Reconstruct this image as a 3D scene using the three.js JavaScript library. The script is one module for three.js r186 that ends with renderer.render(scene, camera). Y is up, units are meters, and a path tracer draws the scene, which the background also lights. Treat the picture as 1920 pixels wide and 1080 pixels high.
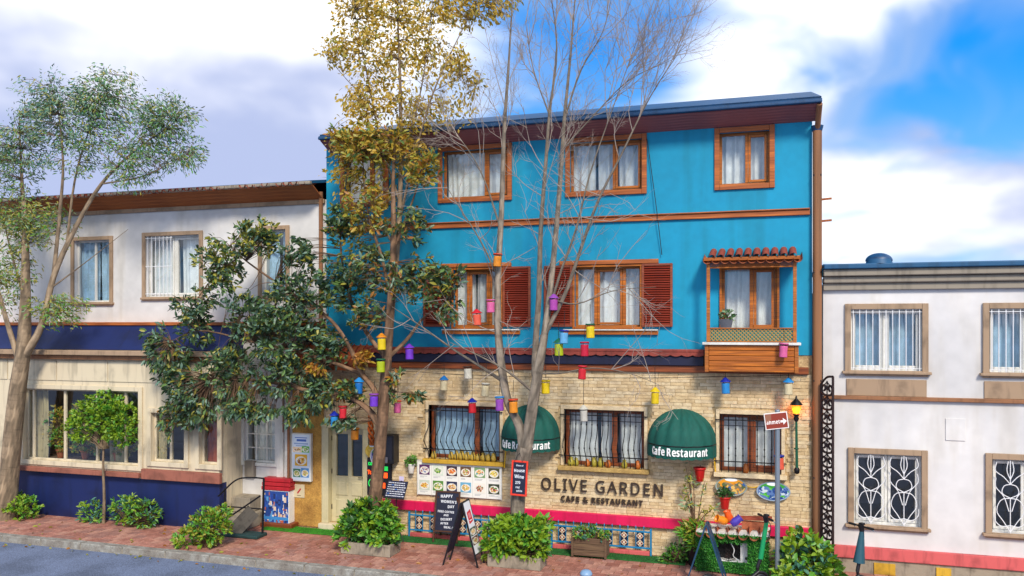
import * as THREE from 'three';
import { mergeGeometries } from 'three/addons/utils/BufferGeometryUtils.js';
import { RoundedBoxGeometry } from 'three/addons/geometries/RoundedBoxGeometry.js';
import { FontLoader } from 'three/addons/loaders/FontLoader.js';
import { TextGeometry } from 'three/addons/geometries/TextGeometry.js';

// ---------------------------------------------------------------- camera, sky, sun, exposure
const scene = new THREE.Scene();
const camera = new THREE.PerspectiveCamera(38.187, 16 / 9, 0.1, 2000);
camera.position.set(8.986, 4.3, 15.601);
camera.rotation.y = 17.367 * Math.PI / 180;
camera.setViewOffset(1920, 1080, 0, -69, 1920, 1080);      // a lens shifted upward: verticals stay vertical
const renderer = new THREE.WebGLRenderer({ antialias: true });
renderer.setSize(1024, 576);
renderer.toneMapping = THREE.LinearToneMapping;
renderer.toneMappingExposure = 1.38;
renderer.shadowMap.enabled = true;

function rng(seed) { let a = seed >>> 0; return () => { a = (a + 0x6D2B79F5) | 0; let t = Math.imul(a ^ (a >>> 15), 1 | a); t = (t + Math.imul(t ^ (t >>> 7), 61 | t)) ^ t; return ((t ^ (t >>> 14)) >>> 0) / 4294967296; }; }
const hash = (x, y, s) => { let h = Math.imul(x | 0, 374761393) + Math.imul(y | 0, 668265263) + Math.imul(s | 0, 2147483647 - 5) | 0; h = Math.imul(h ^ (h >>> 13), 1274126177); return ((h ^ (h >>> 16)) >>> 0) / 4294967296; };
function vn(x, y, s, px = 1e6, py = px) {           // value noise, tileable with period px, py
  const xi = Math.floor(x), yi = Math.floor(y); let fx = x - xi, fy = y - yi; fx = fx * fx * (3 - 2 * fx); fy = fy * fy * (3 - 2 * fy);
  const m = (a, p) => ((a % p) + p) % p, x0 = m(xi, px), x1 = m(xi + 1, px), y0 = m(yi, py), y1 = m(yi + 1, py);
  const a = hash(x0, y0, s), b = hash(x1, y0, s), c = hash(x0, y1, s), d = hash(x1, y1, s);
  return a + (b - a) * fx + (c - a) * fy + (a - b - c + d) * fx * fy;
}
function fbm(x, y, s, oct = 5, px = 1e6, py = px) { let v = 0, w = .5, t = 0; for (let i = 0; i < oct; i++) { v += w * vn(x, y, s + i * 17, px, py); t += w; w *= .5; x *= 2; y *= 2; px *= 2; py *= 2; } return v / t; }
const sstep = (a, b, x) => { const t = Math.min(1, Math.max(0, (x - a) / (b - a))); return t * t * (3 - 2 * t); };
const mix = (a, b, t) => a + (b - a) * t;

{ // the sky: blue air behind broken white cloud, a grey-lavender bank of cloud to the left of the houses
  const W = 2048, H = 1024, d = new Float32Array(W * H * 4), cy = Math.cos(camera.rotation.y), sy = Math.sin(camera.rotation.y);
  const hump = (a, e, a0, e0, sa, se) => Math.exp(-(((a - a0) / sa) ** 2) - ((e - e0) / se) ** 2);
  for (let j = 0; j < H; j++) for (let i = 0; i < W; i++) {
    const el = ((j + .5) / H - .5) * Math.PI, lon = ((i + .5) / W - .5) * 2 * Math.PI;
    const x = Math.cos(el) * Math.cos(lon), y = Math.sin(el), z = Math.cos(el) * Math.sin(lon);
    const az = Math.atan2(cy * x - sy * z, -sy * x - cy * z), o = (j * W + i) * 4;
    if (y < -.02) { d[o] = d[o + 1] = d[o + 2] = .25; d[o + 3] = 1; continue; }
    const e = Math.max(0, y), k = 1 / (e + .22), px = x * k, pz = z * k;
    const wx = fbm(px * 1.3 + 3, pz * 1.3, 5, 3) - .5, wz = fbm(px * 1.3, pz * 1.3 + 9, 8, 3) - .5;
    let n = fbm(px * 1.25 + wx * 1.1 + 4.2, pz * 1.25 + wz * 1.1 + 1.7, 21, 7);
    const fine = fbm(px * 5 + wx * 3, pz * 5 + wz * 3, 44, 5);
    n += (fine - .5) * .22;
    let bias = .0;
    bias += .34 * sstep(-.08, -.26, az) * sstep(-1.5, -.9, az);                    // the left bank
    bias -= .40 * hump(az, el, .07, .28, .15, .20) + .40 * hump(az, el, .49, .265, .17, .055);
    bias += .12 * hump(az, el, .28, .33, .09, .09) + .26 * hump(az, el, .44, .37, .14, .04) + .2 * hump(az, el, .50, .15, .22, .045) + .08 * hump(az, el, .24, .25, .07, .06);
    n += (fbm(px * 8 + wx * 5, pz * 8 + wz * 5, 57, 4) - .5) * .24;
    const cover = sstep(.33, .69, n + bias);
    const shade = sstep(.32, .72, fbm(px * .9 + 31, pz * .9 + 12, 71, 5) + (fine - .5) * .2 + .24 * sstep(-.08, -.26, az) * sstep(-1.6, -.9, az) - .34 * sstep(.28, .37, el) + .3 * hump(az, el, .50, .21, .24, .045) + .2 * hump(az, el, .58, .11, .14, .04) - .10 * hump(az, el, .2, .3, .22, .2) - .07 + (fbm(px * 7, pz * 7, 91, 4) - .5) * .2);
    const bl = [mix(.30, .012, sstep(0, .30, e)), mix(.55, .235, sstep(0, .34, e)), mix(.86, .60, sstep(0, .6, e))];
    const w = [mix(.96, .37, shade), mix(.96, .43, shade), mix(.98, .64, shade)];
    const veil = .62 * sstep(.34, .66, fbm(px * 2.4 + wx * 2 + 7, pz * 1.5 + wz * 2, 63, 5)), thin = [.36, .46, .66];   // thin high cloud in front of the blue
    for (let c = 0; c < 3; c++) d[o + c] = mix(mix(bl[c], thin[c], veil), w[c], cover);
    d[o + 3] = 1;
  }
  const t = new THREE.DataTexture(d, W, H, THREE.RGBAFormat, THREE.FloatType);
  t.mapping = THREE.EquirectangularReflectionMapping; t.magFilter = t.minFilter = THREE.LinearFilter; t.wrapS = THREE.RepeatWrapping; t.needsUpdate = true;
  scene.background = t; scene.environment = t;
}
const sun = new THREE.DirectionalLight(new THREE.Color(1, .91, .77), 2.7);      // afternoon sun over the right shoulder
sun.position.set(4.8 + 18, 30, 32); sun.target.position.set(4.8, 0, 0); sun.castShadow = true; sun.shadow.radius = 22;
Object.assign(sun.shadow.camera, { left: -20, right: 20, top: 20, bottom: -20, near: 1, far: 100 }); sun.shadow.mapSize.set(4096, 4096);
scene.add(sun, sun.target);

// ---------------------------------------------------------------- textures and materials
function tex(fn, n = 256, srgb = true, m = n) {
  const d = new Uint8Array(n * m * 4);
  for (let j = 0; j < m; j++) for (let i = 0; i < n; i++) { const c = fn(i / n, j / m), o = (j * n + i) * 4; d[o] = Math.max(0, Math.min(255, c[0] * 255)); d[o + 1] = Math.max(0, Math.min(255, c[1] * 255)); d[o + 2] = Math.max(0, Math.min(255, c[2] * 255)); d[o + 3] = 255; }
  const t = new THREE.DataTexture(d, n, m); t.wrapS = t.wrapT = THREE.RepeatWrapping; t.magFilter = THREE.LinearFilter; t.minFilter = THREE.LinearMipmapLinearFilter; t.generateMipmaps = true;
  if (srgb) t.colorSpace = THREE.SRGBColorSpace; t.needsUpdate = true; return t;
}
const rep = (t, a, b = a) => { const c = t.clone(); c.repeat.set(a, b); c.needsUpdate = true; return c; };
const g3 = v => [v, v, v];
const tPlaster = tex((u, v) => { const a = fbm(u * 4, v * 4, 3, 6, 4), b = fbm(u * 24, v * 24, 9, 3, 24), st = fbm(u * 12, v * 2, 14, 5, 12, 2); const k = .88 + (a - .5) * .16 + (b - .5) * .07 - .05 * sstep(.6, .85, st); return [k, k * (1 - .01 * sstep(.55, .8, st)), k * (1 - .03 * sstep(.55, .8, st))]; }, 512);
const tPaint = tex((u, v) => { const a = fbm(u * 3, v * 3, 33, 6, 3), b = fbm(u * 40, v * 40, 19, 3, 40); const st = fbm(u * 14, v * 1, 37, 5, 14, 1), k = .92 + (a - .5) * .17 + (b - .5) * .06 - .06 * sstep(.55, .8, st); return [k, k, k * (.99 - .02 * sstep(.55, .8, st))]; }, 512);
const bPaint = tex((u, v) => g3(.5 + (fbm(u * 20, v * 20, 29, 4, 20) - .5) * .9), 256, false);
const tGrain = tex((u, v) => { const a = fbm(u * 8, v * 8, 41, 6, 8), b = vn(u * 96, v * 96, 43, 96); const k = .84 + (a - .5) * .4 + (b - .5) * .18; return [k, k * (.98 + (a - .5) * .1), k * (.95 + (a - .5) * .14)]; }, 512);
const tStone = tex((u, v) => { const a = fbm(u * 8, v * 8, 141, 6, 8), b = vn(u * 96, v * 96, 143, 96), k = .9 + (a - .5) * .22 + (b - .5) * .12; return [k, k * (.99 + (a - .5) * .05), k * (.97 + (a - .5) * .08)]; }, 256);
const bGrain = tex((u, v) => g3(fbm(u * 24, v * 24, 51, 5, 24)), 256, false);
const tWood = tex((u, v) => { const w = fbm(u * 2, v * 30, 61, 5, 2, 30), r = fbm(u * 3, v * 90, 63, 3, 3, 90); const k = .82 + (w - .5) * .42 + (r - .5) * .3; return [k, k * (.96 + (w - .5) * .1), k * .94]; }, 512);
const tBark = tex((u, v) => { const w = fbm(u * 14, v * 3, 71, 5, 14, 3), s = fbm(u * 3, v * 18, 73, 4, 3, 18), l = fbm(u * 5, v * 2, 79, 3, 5, 2); const k = .72 + (w - .5) * .6 - .07 * sstep(.6, .75, s) + .2 * sstep(.55, .75, l); return [k, k * .98, k * .94]; }, 512);
const bBark = tex((u, v) => g3(fbm(u * 14, v * 4, 75, 5, 14, 4)), 256, false);
const tAsph = tex((u, v) => { const a = fbm(u * 3, v * 3, 81, 5, 3), b = vn(u * 170, v * 170, 83, 170); const k = .78 + (a - .5) * .35 + (b - .5) * .35; return g3(k); }, 512);
const tLeaf = tex((u, v) => { const m = Math.abs(u - .5); const k = .86 + (fbm(u * 6, v * 6, 91, 3, 6) - .5) * .3 + .18 * (1 - sstep(0, .06, m)); return [k, k, k * .9]; }, 64);
const tFabric = tex((u, v) => { const k = .9 + (vn(u * 128, v * 128, 95, 128) - .5) * .12 + (fbm(u * 4, v * 4, 97, 4, 4) - .5) * .2; return g3(k); }, 256);
const tStain = tex((u, v) => { const a = fbm(u * 5, v * 5, 101, 6, 5), b = fbm(u * 20, v * 3, 105, 5, 20, 3); const k = .93 - .2 * sstep(.5, .85, a) - .12 * sstep(.55, .85, b); return [k, k * .97, k * .92]; }, 512);
const M = {};
function mat(name, color, o = {}) {
  const { map, s = 1, sy = s, bump, bs = .004, ...r } = o;
  const m = new (r.transmission || r.clearcoat || r.sheen ? THREE.MeshPhysicalMaterial : THREE.MeshStandardMaterial)({ color, roughness: .8, ...r });
  if (map) m.map = rep(map, s, sy);
  if (bump) { m.bumpMap = rep(bump, o.bsc ?? s); m.bumpScale = bs; }
  delete m.bsc; m.side = THREE.DoubleSide; m.name = name; M[name] = m; return m;
}
function matx(name, color, o = {}) { const { bsc, ...r } = o; return mat(name, color, r); }
matx('blueWall', 0x039fcc, { map: tPaint, s: .22, bump: bPaint, bs: .003, roughness: .75 });
matx('whiteWall', 0xf1efee, { map: tPlaster, s: .25, bump: bPaint, bs: .004, roughness: .9 });
matx('paleWall', 0xf2efee, { map: tPlaster, s: .21, bump: bPaint, bs: .004, roughness: .9 });
matx('cream', 0xe8dfca, { map: tStain, s: .5, roughness: .8 });
matx('creamDoor', 0xd9cda6, { map: tPaint, s: .7, roughness: .55 });
matx('whiteTrim', 0xf0eeea, { map: tPaint, s: .8, roughness: .6 });
matx('greyTrim', 0xa29c94, { map: tStain, s: .5, roughness: .8 });
matx('tanTrim', 0xb49c86, { map: tStain, s: .7, roughness: .8 });
matx('navy', 0x0e2468, { map: tStain, s: .35, roughness: .6 });
matx('navyDeep', 0x101a46, { map: tStain, s: .5, roughness: .6 });
matx('blueRoof', 0x1d5f93, { map: tStain, s: .5, roughness: .55 });
matx('mortar', 0xdcc296, { map: tGrain, s: 1.2, bump: bGrain, bs: .01, roughness: 1 });
['ead0a6', 'e6cba0', 'eed8b2', 'ead4b0', 'e0c59a'].forEach((h, i) => matx('stone' + i, parseInt(h, 16), { map: tStone, s: 1.7, bump: bGrain, bs: .006, roughness: .95 }));
matx('ochre', 0xcb9a4e, { map: tGrain, s: .6, bump: bGrain, bs: .012, roughness: .95 });
matx('orangeWood', 0xd67c20, { map: tWood, s: 1.1, roughness: .5 });
matx('orangeWoodV', 0xcc7c2c, { map: tWood, s: 1.3, roughness: .5 });
matx('casing', 0xcc7434, { map: tWood, s: .9, roughness: .6 });
matx('shutter', 0x9c3418, { map: tWood, s: 1.6, roughness: .55 });
matx('shutterFrame', 0xa85636, { map: tWood, s: 1.3, roughness: .6 });
matx('brownWood', 0x9c5224, { map: tWood, s: 1.2, roughness: .55 });
matx('soffit', 0xc67c7c, { map: tWood, s: .6, roughness: .7 });
matx('soffitOrange', 0xc8783a, { map: tWood, s: .6, roughness: .8 });
matx('gutter', 0x1a4c80, { map: tStain, s: .8, roughness: .45 });
matx('darkBand', 0x161c44, { map: tStain, s: .6, roughness: .6 });
matx('redTrim', 0xa0483e, { map: tStain, s: 1, roughness: .7 });
matx('rust', 0xa27250, { map: tStain, s: .9, roughness: .7 });
matx('pink', 0xee0f5c, { map: tPaint, s: .8, roughness: .55 });
matx('pinkFaded', 0xe06a70, { map: tStain, s: .8, roughness: .75 });
matx('sillRust', 0xa86a5c, { map: tStain, s: .8, roughness: .75 });
matx('terracotta', 0xc4704c, { map: tGrain, s: 2, roughness: .85 });
matx('roofRed', 0xa8482c, { map: tGrain, s: 2, roughness: .8 });
matx('iron', 0x131217, { roughness: .5, metalness: .3 });
matx('ironRust', 0x3c2b2d, { map: tStain, s: 2, roughness: .7, metalness: .2 });
matx('whiteIron', 0xe8e8ea, { roughness: .5 });
matx('railBlue', 0x1387c0, { map: tPaint, s: 2, roughness: .5 });
matx('glass', 0xf4fbff, { transmission: 1, thickness: 0, roughness: .02, ior: 2.0 });
matx('room', 0xb4aa9c, { roughness: 1 });
matx('curtain', 0xf8f5ee, { map: tFabric, s: 2, roughness: 1 });
matx('curtainBlue', 0xbcd8ea, { map: tFabric, s: 2, roughness: 1 });
matx('asphalt', 0x808dab, { map: tAsph, s: .6, bump: bGrain, bs: .006, roughness: .95 });
matx('slab', 0x9c7a6c, { map: tGrain, s: .7, roughness: .95 });
['c88a7a', 'ba7c6c', 'd29a88', 'c08c80'].forEach((h, i) => matx('paver' + i, parseInt(h, 16), { map: tGrain, s: 1.3, bump: bGrain, bs: .004, roughness: .95 }));
matx('kerb', 0xa6a29c, { map: tGrain, s: .9, bump: bGrain, bs: .006, roughness: .95 });
matx('concrete', 0xa7a095, { map: tStain, s: 1, bump: bGrain, bs: .006, roughness: .95 });
matx('turf', 0x2d7a34, { roughness: 1, map: tGrain, s: 2 });
matx('turfBright', 0x3f9b1e, { roughness: 1, map: tGrain, s: 2 });
matx('barkPale', 0xa2968a, { map: tBark, s: 1.4, bump: bBark, bs: .012, roughness: .95 });
matx('barkBrown', 0x94745c, { map: tBark, s: 1.6, bump: bBark, bs: .014, roughness: .95 });
matx('barkTan', 0xb39d85, { map: tBark, s: 1.2, bump: bBark, bs: .016, roughness: .95 });
matx('twigPale', 0x9e9086, { roughness: .9 });
matx('canopy', 0x065c50, { map: tFabric, s: 3, roughness: .8 });
matx('lettering', 0x3a2c22, { roughness: .5 });
matx('letterWhite', 0xf6f6f4, { roughness: .6 });
matx('poleGrey', 0x9aa6b4, { roughness: .4, metalness: .5, map: tPaint, s: 2 });
matx('black', 0x15141a, { roughness: .45 });
matx('white', 0xeeeeee, { roughness: .5 });
matx('cable', 0x1c1a1c, { roughness: .7 });
matx('yellowCord', 0xe2b21c, { roughness: .5 });
matx('darkWood', 0x5e3a24, { map: tWood, s: 2, roughness: .7 });
matx('greyWood', 0x7c6650, { map: tWood, s: 1.6, roughness: .9 });

// ---------------------------------------------------------------- building helpers
const V = (x, y, z) => new THREE.Vector3(x, y, z);
const bases = new Map(), taken = {};
function numbered(n) { const k = taken[n] = (taken[n] ?? -1) + 1; return k ? n + '_' + String(k).padStart(3, '0') : n; }
function uvm(g) {                                  // metre uv by the dominant axis of each face
  const p = g.attributes.position, n = g.attributes.normal, uv = new Float32Array(p.count * 2);
  for (let i = 0; i < p.count; i++) {
    const a = Math.abs(n.getX(i)), b = Math.abs(n.getY(i)), c = Math.abs(n.getZ(i));
    if (c >= a && c >= b) { uv[2 * i] = p.getX(i); uv[2 * i + 1] = p.getY(i); } else if (a >= b) { uv[2 * i] = p.getZ(i); uv[2 * i + 1] = p.getY(i); } else { uv[2 * i] = p.getX(i); uv[2 * i + 1] = p.getZ(i); }
  }
  g.setAttribute('uv', new THREE.BufferAttribute(uv, 2)); return g;
}
function flat(g) { if (g.index) g = g.toNonIndexed(); for (const k of Object.keys(g.attributes)) if (!['position', 'normal', 'uv'].includes(k)) g.deleteAttribute(k); if (!g.attributes.uv) uvm(g); g.morphAttributes = {}; return g; }
function merge(gs) { gs = gs.map(flat); return gs.length === 1 ? gs[0] : mergeGeometries(gs); }
function thing(name, label, category, base = [0, 0, 0], group) {
  const o = new THREE.Group(); o.name = numbered(name); o.position.set(...base); o.userData = { label, category }; if (group) o.userData.group = group;
  scene.add(o); bases.set(o, base); return o;
}
// one named mesh made of geometries given in world coordinates, hung under a thing or one of its parts
function part(parent, name, gs, m) {
  const g = merge(Array.isArray(gs) ? gs : [gs]); const b = bases.get(parent) ?? [0, 0, 0];
  g.translate(-b[0], -b[1], -b[2]);
  const o = new THREE.Mesh(g, m); o.name = name; o.castShadow = o.receiveShadow = true; parent.add(o); bases.set(o, b); return o;
}
function sub(parent, name) { const o = new THREE.Group(); o.name = name; parent.add(o); bases.set(o, bases.get(parent)); return o; }
function struct(name, gs, m) { const g = merge(Array.isArray(gs) ? gs : [gs]); const o = new THREE.Mesh(g, m); o.name = name; o.castShadow = o.receiveShadow = true; o.userData.kind = 'structure'; scene.add(o); bases.set(o, [0, 0, 0]); return o; }
function single(name, label, category, gs, m, base, group) { const g = merge(Array.isArray(gs) ? gs : [gs]); if (base) g.translate(-base[0], -base[1], -base[2]); const o = new THREE.Mesh(g, m); if (base) o.position.set(...base); o.name = numbered(name); o.userData = { label, category }; if (group) o.userData.group = group; o.castShadow = o.receiveShadow = true; scene.add(o); bases.set(o, base ?? [0, 0, 0]); return o; }
const box = (x0, x1, y0, y1, z0, z1) => uvm(new THREE.BoxGeometry(x1 - x0, y1 - y0, z1 - z0).translate((x0 + x1) / 2, (y0 + y1) / 2, (z0 + z1) / 2).toNonIndexed());
const rbox = (x0, x1, y0, y1, z0, z1, r = .008) => uvm(new RoundedBoxGeometry(x1 - x0, y1 - y0, z1 - z0, 1, Math.min(r, (x1 - x0) / 2.2, (y1 - y0) / 2.2, (z1 - z0) / 2.2)).translate((x0 + x1) / 2, (y0 + y1) / 2, (z0 + z1) / 2));
function bar(a, b, r0, r1 = r0, n = 6) {
  const A = V(...a), B = V(...b), d = B.clone().sub(A), L = d.length() || 1e-4;
  const g = new THREE.CylinderGeometry(r1, r0, L, n, 1); g.translate(0, L / 2, 0);
  g.applyQuaternion(new THREE.Quaternion().setFromUnitVectors(V(0, 1, 0), d.normalize())); g.translate(...a); return g;
}
function plank(a, b, w, t, up = [0, 0, 1]) {        // a board of width w and thickness t from a to b, its face looking along up
  const A = V(...a), B = V(...b), y = B.clone().sub(A), L = y.length(); y.normalize(); const z = V(...up).addScaledVector(y, -V(...up).dot(y)).normalize(), x = y.clone().cross(z);
  const g = uvm(new THREE.BoxGeometry(w, L, t).toNonIndexed()); g.applyMatrix4(new THREE.Matrix4().makeBasis(x, y, z)); const m = A.add(B).multiplyScalar(.5); g.translate(m.x, m.y, m.z); return g;
}
// a tapering round limb through points [x, y, z, r]
function limb(pts, n = 8, div = 4) {
  const c = new THREE.CatmullRomCurve3(pts.map(p => V(p[0], p[1], p[2])), false, 'centripetal'), N = (pts.length - 1) * div;
  const fr = c.computeFrenetFrames(N, false), pos = [], uv = [], idx = []; let len = 0, last = null;
  for (let i = 0; i <= N; i++) {
    const t = i / N, P = c.getPoint(t), k = Math.min(pts.length - 2, Math.floor(t * (pts.length - 1))), q = t * (pts.length - 1) - k, r = mix(pts[k][3], pts[k + 1][3], q);
    if (last) len += P.distanceTo(last); last = P;
    for (let j = 0; j <= n; j++) { const a = j / n * 2 * Math.PI, d = fr.normals[i].clone().multiplyScalar(Math.cos(a) * r).addScaledVector(fr.binormals[i], Math.sin(a) * r); pos.push(P.x + d.x, P.y + d.y, P.z + d.z); uv.push(j / n * Math.max(.12, r * 6.28) , len); }
  }
  for (let i = 0; i < N; i++) for (let j = 0; j < n; j++) { const a = i * (n + 1) + j, b = a + n + 1; idx.push(a, b, a + 1, b, b + 1, a + 1); }
  const g = new THREE.BufferGeometry(); g.setAttribute('position', new THREE.Float32BufferAttribute(pos, 3)); g.setAttribute('uv', new THREE.Float32BufferAttribute(uv, 2)); g.setIndex(idx); g.computeVertexNormals(); return g;
}
const wire = (pts, r = .004, n = 5, seg = 10) => new THREE.TubeGeometry(new THREE.CatmullRomCurve3(pts.map(p => V(...p))), seg, r, n);
function lathe(prof, at = [0, 0, 0], n = 16) { return new THREE.LatheGeometry(prof.map(p => new THREE.Vector2(Math.max(p[0], 1e-4), p[1])), n).translate(...at); }
const rectShape = (x0, x1, y0, y1) => new THREE.Shape([new THREE.Vector2(x0, y0), new THREE.Vector2(x1, y0), new THREE.Vector2(x1, y1), new THREE.Vector2(x0, y1)]);
function wallWith(x0, x1, y0, y1, z0, z1, holes) { const s = rectShape(x0, x1, y0, y1); for (const h of holes) { const p = new THREE.Path([new THREE.Vector2(h[0], h[2]), new THREE.Vector2(h[0], h[3]), new THREE.Vector2(h[1], h[3]), new THREE.Vector2(h[1], h[2])]); s.holes.push(p); } return uvm(flat(new THREE.ExtrudeGeometry(s, { depth: z1 - z0, bevelEnabled: false }).translate(0, 0, z0))); }
function sheetXY(x0, x1, y0, y1, z) { const g = new THREE.PlaneGeometry(x1 - x0, y1 - y0).translate((x0 + x1) / 2, (y0 + y1) / 2, z); return g; }
function canvasMat(w, h, draw, o = {}) { const c = document.createElement('canvas'); c.width = w; c.height = h; const x = c.getContext('2d'); draw(x, w, h); const t = new THREE.CanvasTexture(c); t.colorSpace = THREE.SRGBColorSpace; const m = new THREE.MeshStandardMaterial({ map: t, roughness: .6, ...o }); m.side = THREE.DoubleSide; return m; }
const fontBold = await new FontLoader().loadAsync('fonts/droid/droid_sans_bold.typeface.json');
const fontThin = await new FontLoader().loadAsync('fonts/droid/droid_sans_regular.typeface.json');
function glyphs(str, size, depth, squeeze = 1, font = fontBold) { const out = []; let x = 0; for (const ch of str) { const gl = font.data.glyphs[ch] ?? font.data.glyphs['?'], adv = gl.ha * size / font.data.resolution * squeeze; if (ch !== ' ') { const g = new TextGeometry(ch, { font, size, depth, curveSegments: 4, bevelEnabled: true, bevelThickness: .003, bevelSize: .002, bevelSegments: 1 }); g.scale(squeeze, 1, 1); out.push({ ch, g, x, adv }); } x += adv; } out.width = x; return out; }
// a hanging curtain with folds, facing +z
function curtainGeo(x0, x1, y0, y1, z, seed, amp = .03) {
  const n = Math.max(16, Math.round((x1 - x0) * 44)), g = new THREE.PlaneGeometry(x1 - x0, y1 - y0, n, 5), p = g.attributes.position, r = rng(seed), f = 20 + r() * 30, ph = r() * 6, k0 = .7 + r() * .7;
  for (let i = 0; i < p.count; i++) { const X = p.getX(i), Y = p.getY(i); p.setZ(i, k0 * amp * (Math.sin(X * f + ph + Math.sin(X * 7 + ph) * 1.5 + Y * .5) + .4 * Math.sin(X * f * 2.3))); p.setX(i, X + .01 * Math.sin(Y * 3 + X * 9)); }
  g.translate((x0 + x1) / 2, (y0 + y1) / 2, z); g.computeVertexNormals(); return g;
}

// ---------------------------------------------------------------- road, kerb, pavement
struct('road', uvm(flat(new THREE.PlaneGeometry(600, 600, 1, 1).rotateX(-Math.PI / 2).translate(0, -.13, 0))), M.asphalt);
const pavement = struct('pavement', box(-40, 40, -.3, -.012, -12, 2.33), M.slab);
const kerb = struct('kerb', box(-40, 40, -.3, -.03, 2.331, 2.5), M.concrete);
{
  const r = rng(5), g = [0, 1, 2].map(i => rbox(0, .985, -.2, .006, 0, .175, .018).translate(0, 0, 0)); g.forEach((q, i) => { const uv = q.attributes.uv; for (let k = 0; k < uv.count; k++) uv.setXY(k, uv.getX(k) + i * .37, uv.getY(k) + i * .21); });
  for (let i = -13; i < 13; i++) { const o = new THREE.Mesh(g[(i + 39) % 3], M.kerb); o.name = 'kerb_stone'; o.position.set(i, (r() - .5) * .008, 2.335 + (r() - .5) * .01); o.castShadow = o.receiveShadow = true; kerb.add(o); }
  const pg = [0, 1, 2, 3].map(i => { const q = rbox(-.112, .112, -.04, 0, -.112, .112, .006), uv = q.attributes.uv; for (let k = 0; k < uv.count; k++) uv.setXY(k, uv.getX(k) + i * .41, uv.getY(k) + i * .23); return flat(q); });
  const all = [];
  for (let j = 0; j < 10; j++) for (let i = -45; i < 58; i++) { const x = i * .2316 + (j % 2) * .116, z = 2.2 - j * .2316; all.push([x, z, Math.hypot(x - 5, (z - 15)) + (x > 7.4 ? 20 : 0)]); }
  all.sort((a, b) => a[2] - b[2]); const rest = [[], [], [], []];
  all.forEach(([x, z], k) => {
    const y = (r() - .5) * .007, v = Math.floor(r() * 4), tilt = (r() - .5) * .02;
    if (k < 290) { const o = new THREE.Mesh(pg[v], M['paver' + Math.floor(r() * 4)]); o.name = 'paver'; o.position.set(x, y, z); o.rotation.set(tilt, 0, (r() - .5) * .02); o.castShadow = o.receiveShadow = true; pavement.add(o); }
    else rest[v].push(pg[v].clone().rotateX(tilt).translate(x, y, z));
  });
  rest.forEach((q, i) => { const o = part(pavement, 'pavers', q, M['paver' + i]); o.userData.kind = 'stuff'; });
}
function turfMat(name, label, x0, x1, z0, z1, m, seed) {
  const t = thing(name, label, 'turf mat', [(x0 + x1) / 2, 0, (z0 + z1) / 2]); part(t, 'backing', rbox(x0, x1, .003, .018, z0, z1, .005), m);
  const r = rng(seed), pos = [], N = Math.round((x1 - x0) * (z1 - z0) * 2600);
  for (let i = 0; i < N; i++) { const x = mix(x0, x1, r()), z = mix(z0, z1, r()), a = r() * 6.28, h = .018 + r() * .014, dx = Math.cos(a) * .004, dz = Math.sin(a) * .004; pos.push(x - dx, .018, z - dz, x + dx, .018, z + dz, x + (r() - .5) * .02, .018 + h, z + (r() - .5) * .02); }
  const g = new THREE.BufferGeometry(); g.setAttribute('position', new THREE.Float32BufferAttribute(pos, 3)); g.computeVertexNormals(); part(t, 'blades', g, m).userData.kind = 'stuff';
}
turfMat('turf_mat', 'bright green artificial turf mat in front of the cream door', -1.25, .98, .12, .52, M.turfBright, 8);
turfMat('turf_mat', 'long dark green artificial turf strip below the blue railings', 1.45, 7.5, .1, .52, M.turf, 9);

// ---------------------------------------------------------------- the blue and stone restaurant building
const B = thing('blue_house', 'bright blue three storey house with stone ground floor and wooden windows', 'building', [4.8, 0, 0]);
const topHoles = [[.42, 1.37, 6.83, 7.8], [2.63, 4.03, 6.83, 7.8], [5.27, 6.67, 6.83, 7.8], [8.06, 8.95, 6.83, 7.8]];
const midHoles = [[2.87, 3.89, 4.25, 5.41], [5.36, 6.64, 4.25, 5.41], [8.1, 9.08, 4.0, 5.36]];
const lowHoles = [[2.34, 3.86, 1.6, 2.68], [5.16, 6.7, 1.6, 2.68], [8.07, 9.14, 1.63, 2.68], [.02, .93, .13, 2.14]];
part(B, 'upper_wall', wallWith(0, 9.66, 3.76, 8.1, -.3, 0, [...topHoles, ...midHoles]), M.blueWall);
part(B, 'lower_wall', wallWith(-.82, 9.66, -.1, 3.757, -.3, -.014, lowHoles), M.mortar);
part(B, 'side_wall', [box(-.003, .3, 3.76, 8.1, -7, -.301), box(-.823, -.5, -.1, 3.757, -7, -.301), box(9.36, 9.663, -.1, 8.1, -7, -.301), box(-.8, 9.66, -.1, 8.1, -7.3, -7.001)], M.blueWall);
part(B, 'floor_slab', [box(-.5, 9.36, 3.3, 3.6, -7, -.301), box(.3, 9.36, 6.1, 6.35, -7, -.301), box(-.5, 9.36, -.08, .05, -7, -.301), box(.3, 9.36, 8.0, 8.098, -7, -.301)], M.room);
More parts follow.
